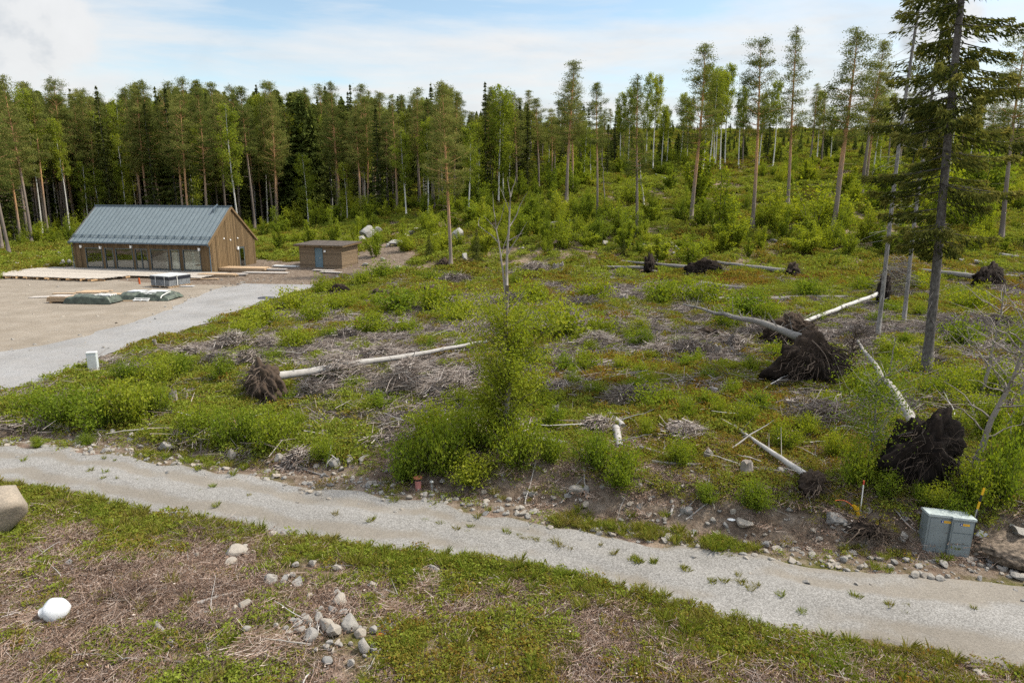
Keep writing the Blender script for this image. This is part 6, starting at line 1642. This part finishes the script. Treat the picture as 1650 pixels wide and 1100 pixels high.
def roadside():
    # cable cabinet: two boxes side by side, the right one deeper
    bl = ground(1487, 888); br = ground(1559, 894)
    th = math.atan2(br[1] - bl[1], br[0] - bl[0]); w = float(np.hypot(br[0] - bl[0], br[1] - bl[1]))
    r = thing('cable_cabinet', 'blue grey double cable cabinet leaning slightly beside the track', 'cable cabinet', (bl[0], bl[1], min(bl[2], br[2]) - .04), th)
    r.rotation_euler = (math.radians(-3), math.radians(3.0), th)
    h = .92; wl = w * .50; D = .34
    m = MB(); m.box((0, 0, -.1), (wl, D, h)); m.build('left_body', M['cab'], r)
    MB().box((.045, -.012, .06), (wl - .03, -.001, h - .05)).build('door', M['cab'], r)
    m = MB(); m.box((wl + .003, -.06, -.1), (w, D, h)); m.build('right_body', M['cab'], r)
    for z0_, z1_, nm in ((.62, .86, 'upper_panel'), (.36, .60, 'middle_panel'), (.02, .33, 'lower_panel')): MB().box((wl + .035, -.074, z0_), (w - .03, -.061, z1_)).build(nm, M['cab_light'], r)
    m = MB()
    for k in range(3): m.box((wl + .05, -.080, .07 + k * .08), (w - .045, -.0745, .10 + k * .08))
    m.build('vent_ribs', M['cab'], r)
    MB().box((-.02, -.03, h + .001), (wl - .001, D + .02, h + .05)).build('lid', M['cab_top_lit'], r); MB().box((wl, -.09, h + .001), (w + .02, D + .02, h + .05)).build('lid', M['cab_top_lit'], r)
    for x, y in ((wl * .56, -.0135), (wl + .16, -.076)):
        z = .79
        MB().box((x, y - .003, z), (x + .055, y, z + .05)).build('sticker', M['blue'], r); MB().box((x + .018, y - .0045, z + .014), (x + .038, y - .0032, z + .036)).build('sticker_mark', M['paper'], r)
        MB().box((x + .056, y - .003, z), (x + .20, y, z + .05)).build('sticker', M['yellow'], r)
        for q in range(6): MB().box((x + .068 + q * .02, y - .0042, z + .018), (x + .080 + q * .02, y - .0032, z + .034)).build('sticker_mark', M['rust'], r)
    # marker pole behind it
    b = ground(1560, 868); r = thing('marker_pole', 'grey marker pole with yellow and black bands leaning behind the cable cabinet', 'marker pole', tuple(b), 0)
    Hh = height_to(b, 786); tl = .20
    def seg(a, c, rad, nm, mt): MB().tube([(tl * a - .02, 0, Hh * a), (tl * c - .02, 0, Hh * c)], rad, 10).build(nm, M[mt], r, False)
    seg(-.03, .60, .017, 'shaft', 'metal'); seg(.60, .74, .024, 'yellow_band', 'yellow'); seg(.74, .87, .023, 'black_band', 'black'); seg(.87, 1.0, .024, 'yellow_band', 'yellow')
    b = ground(1566, 866); m = MB(); m.tube([(0, 0, -.1), (.03, 0, .75)], .022, 8); tag(m.build('cable_pipe', M['black'], loc=tuple(b)), 'black cable pipe standing right behind the cable cabinet', 'pipe')
    b = ground(1568, 862); m = MB(); m.box((-.1, 0, 0), (.12, .03, .16), 0, .5, Matrix.Rotation(.5, 4, 'Y')); tag(m.build('plastic_scrap', M['white'], loc=(b[0] + .08, b[1] - .1, b[2])), 'crumpled white scrap right of the cable cabinet', 'scrap')
    # red topped stake, yellow cap with hose
    b = ground(1386, 826); Hh = height_to(b, 774); r = thing('marker_stake', 'thin white stake with a red tip on the cut bank', 'stake', tuple(b))
    MB().tube([(0, 0, -.05), (0, 0, Hh * .88)], .013, 8).build('shaft', M['strap'], r); MB().tube([(0, 0, Hh * .88), (0, 0, Hh)], .019, 8).build('red_tip', M['red'], r)
    b = ground(1377, 826); r = thing('cable_duct', 'orange duct ending in a yellow cap on the cut bank', 'duct', tuple(b))
    t = np.linspace(0, 1, 10); MB().tube(np.c_[-.44 + .42 * t, .1 - .1 * t, .27 + .05 * np.sin(t * 3.1) - .14 * t ** 2], .010, 8).build('hose', M['orange'], r, True)
    m = MB(); m.tube([(-.06, 0, .20), (.02, -.01, .13), (.06, -.02, .03), (.08, -.03, -.08)], [.035, .065, .058, .035], 10); m.build('cap', M['yellow'], r, True)
    # red pipe and small valve
    b = ground(674, 788); r = thing('drain_pipe', 'faded red drain pipe with a rusty round lid beside the track', 'pipe', tuple(b))
    MB().tube([(0, 0, -.1), (0, 0, .27)], .085, 16).build('pipe', M['redpipe'], r, False); MB().tube([(0, 0, .272), (0, 0, .335)], .092, 16).build('collar', M['black'], r, False)
    m = MB(); m.tube([(0, 0, .336), (0, 0, .36)], .125, 18); m.tube([(0, 0, .361), (0, 0, .375)], [.11, .08], 18); m.build('lid', M['rust'], r, False)
    MB().box((-.05, -.105, -.02), (.06, -.086, .05)).build('label_plate', M['red'], r)
    b = ground(696, 790); m = MB(); m.tube([(0, 0, -.1), (0, 0, .24)], .024, 10); m.tube([(0, 0, .241), (0, 0, .27), (0, 0, .30)], [.06, .062, .03], 12); m.tube([(0, 0, .12), (0, 0, .15)], .04, 10); tag(m.build('valve_post', M['metal'], loc=tuple(b)), 'small grey valve post right of the red drain pipe', 'valve')
    # white jug: squashed canister with bulging faces, spout and handle
    b = ground(92, 996); r = thing('white_jug', 'crumpled white plastic canister lying in the foreground brush', 'canister', (b[0], b[1], b[2] + .17), .5); r.rotation_euler = (.25, .3, .5)
    V = _IV.copy(); V = np.sign(V) * np.abs(V) ** .92; V *= [.225, .215, .20]; V *= (1 + .30 * (n3(V, 9, 3)[:, None] - .5) + .10 * (n3(V, 26, 5)[:, None] - .5)); m = MB(); m.add(V, _IF); m.build('body', M['jug'], r, True)
    MB().tube([(-.14, -.04, .0), (-.23, -.06, -.02), (-.255, -.065, -.025)], [.11, .085, .04], 14).build('spout', M['jug'], r, True)
    for px, py, s, mt, lab in [(599,943,.10,'white','torn white paper scrap on the foreground slash'),(671,918,.07,'paper','small white lid on the grass verge'),(612,1023,.06,'orange','small orange scrap beside the foreground stone heap'),(620,1020,.08,'foil','black plastic scrap beside the foreground stone heap'),
                               (1178,838,.08,'paper','white plastic scrap in the ditch above the round boulder'),(4,680,.10,'orange','faded orange scrap at the left edge by the track'),(685,488,.10,'white','white scrap among the bushes below the lone pine')]:
        b = ground(px, py); V = _IV1.copy(); V *= [s * 1.2, s * .8, s * .25]; V *= (1 + .5 * (n3(V, 14, int(px))[:, None] - .5)); m = MB(); m.add(V, _IF1); tag(m.build('scrap', M[mt], loc=(b[0], b[1], b[2] + s * .3)), lab, 'scrap')

# ------------------------------------------------------------------ light, sky, camera
SUN_EL, SUN_AZ = math.radians(50), math.radians(78)      # azimuth from the view direction toward the right
def light():
    w = bpy.data.worlds.new('World'); sc.world = w; w.use_nodes = True; t = w.node_tree; t.nodes.clear()
    class Wn(NT):
        def __init__(s, t): s.t = t
    N = Wn(t)
    sky = N.n('ShaderNodeTexSky', sky_type='NISHITA', sun_disc=False, sun_elevation=SUN_EL, sun_rotation=SUN_AZ, altitude=100, air_density=1.0, dust_density=.6, ozone_density=1.6)
    tc = N.n('ShaderNodeTexCoord').outputs['Generated']
    s = N.n('ShaderNodeSeparateXYZ', {0: tc}); z = N.math('MAXIMUM', s.outputs[2], 0.0)
    k = N.math('DIVIDE', 1.0, N.math('ADD', z, .10))
    pv = N.n('ShaderNodeCombineXYZ', {0: N.math('MULTIPLY', s.outputs[0], k), 1: N.math('MULTIPLY', s.outputs[1], k), 2: 0.0}).outputs[0]
    mp = N.n('ShaderNodeMapping', {'Vector': pv, 'Scale': (.55, 1.0, 1.0), 'Location': (CLOUD[0], CLOUD[1], 0)}).outputs[0]
    n1 = N.noise(mp, 1.15, 7, .55, .35)
    band = N.noise(N.n('ShaderNodeMapping', {'Vector': tc, 'Scale': (2.2, 2.2, 16.0), 'Location': (3.1, 0, 1.4)}).outputs[0], 1.3, 6, .58, .3)
    m = N.math('ADD', N.math('MULTIPLY', n1, .55), N.math('MULTIPLY', band, .45))
    low = N.ramp(z, [(0, (.20,.20,.20)), (.20, (.07,.07,.07)), (.34, (.0,.0,.0)), (.6, (.06,.06,.06))])
    m = N.math('ADD', m, low)
    cov = N.ramp(m, [(.485, (0,0,0)), (.58, (.6,.6,.6)), (.68, (1,1,1))])
    # two cumulus heaps low in the west
    heap = None
    for px, py, rad in ((34, 26, .085), (-60, 10, .10), (40, 84, .032), (78, 88, .018), (1500, 40, .05)):
        d = raydir(px, py); d = d / np.linalg.norm(d)
        dist = N.n('ShaderNodeVectorMath', {0: tc, 1: tuple(d)}, operation='DISTANCE').outputs['Value']
        wob = N.math('MULTIPLY_ADD', N.math('SUBTRACT', N.noise(tc, 14.0, 6, .6), .5), rad * 1.6, dist)
        blob = N.n('ShaderNodeMapRange', {'Value': wob, 'From Min': rad, 'From Max': rad * .62, 'To Min': 0.0, 'To Max': 1.0}, interpolation_type='SMOOTHSTEP').outputs[0]
        cov = N.mix(blob, cov, (1, 1, 1)); heap = blob if heap is None else N.math('MAXIMUM', heap, blob)
    n2 = N.noise(N.n('ShaderNodeMapping', {'Vector': tc, 'Scale': (5, 5, 13)}).outputs[0], 1.2, 6, .6, .4)
    cloud = N.ramp(n2, [(.30, (.76,.79,.82)), (.48, (.88,.89,.895)), (.66, (.95,.94,.925))])
    cloud = N.mix(N.math('MULTIPLY', heap, .9), cloud, N.ramp(N.noise(tc, 9.0, 5, .6, .3), [(.36, (.60,.64,.69)), (.5, (.88,.88,.88)), (.8, (.97,.965,.96))]))
    sky = N.mix(1.0, sky, (1.12, 1.06, .93), 'MULTIPLY')
    bg1 = N.n('ShaderNodeBackground', {'Color': sky, 'Strength': .095})
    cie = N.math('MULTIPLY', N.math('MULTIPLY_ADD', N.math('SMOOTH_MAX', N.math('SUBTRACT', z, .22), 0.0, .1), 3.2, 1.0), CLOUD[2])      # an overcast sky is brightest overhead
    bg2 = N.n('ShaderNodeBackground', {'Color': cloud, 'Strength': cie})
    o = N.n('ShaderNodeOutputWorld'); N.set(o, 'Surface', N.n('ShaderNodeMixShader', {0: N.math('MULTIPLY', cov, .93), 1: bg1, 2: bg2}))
    ld = bpy.data.lights.new('sun', 'SUN'); ld.energy = SUN[0]; ld.angle = math.radians(SUN[1]); ld.color = (1, .93, .80)
    lo = bpy.data.objects.new('sun', ld); COL.objects.link(lo)
    dvec = Vector((math.sin(SUN_AZ) * math.cos(SUN_EL), math.cos(SUN_AZ) * math.cos(SUN_EL), math.sin(SUN_EL)))
    lo.rotation_euler = dvec.to_track_quat('Z', 'Y').to_euler(); lo.location = (30, 40, 60)
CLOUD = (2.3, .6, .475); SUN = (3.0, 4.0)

def camera():
    cd = bpy.data.cameras.new('camera'); cd.sensor_width = 36; cd.lens = 24; cd.clip_end = 8000; cd.clip_start = .1
    co = bpy.data.objects.new('camera', cd); COL.objects.link(co); co.location = (0, 0, CAMZ); co.rotation_euler = (PI / 2 - PITCH, 0, 0); sc.camera = co
    sc.render.engine = 'CYCLES'; c = sc.cycles
    c.max_bounces = 6; c.diffuse_bounces = 4; c.glossy_bounces = 2; c.transmission_bounces = 3; c.transparent_max_bounces = 6; c.caustics_reflective = False; c.caustics_refractive = False
    c.use_adaptive_sampling = True; c.adaptive_threshold = .02; c.use_denoising = False
    c.sample_clamp_indirect = 3; c.sample_clamp_direct = 8
    sc.view_settings.view_transform = 'Standard'; sc.view_settings.look = 'None'; sc.view_settings.exposure = EXPO; sc.view_settings.gamma = 1
    sc.render.film_transparent = False
EXPO = 1.02

import time as _t
def run(f):
    t0 = _t.time(); f(); print('STEP', f.__name__, round(_t.time() - t0, 2))
for f in (light, camera, forest, shrubs, dead_tree, right_trees, rocks, deadwood, house, yard_things, shed, roadside, do_scatter, write_series): run(f)
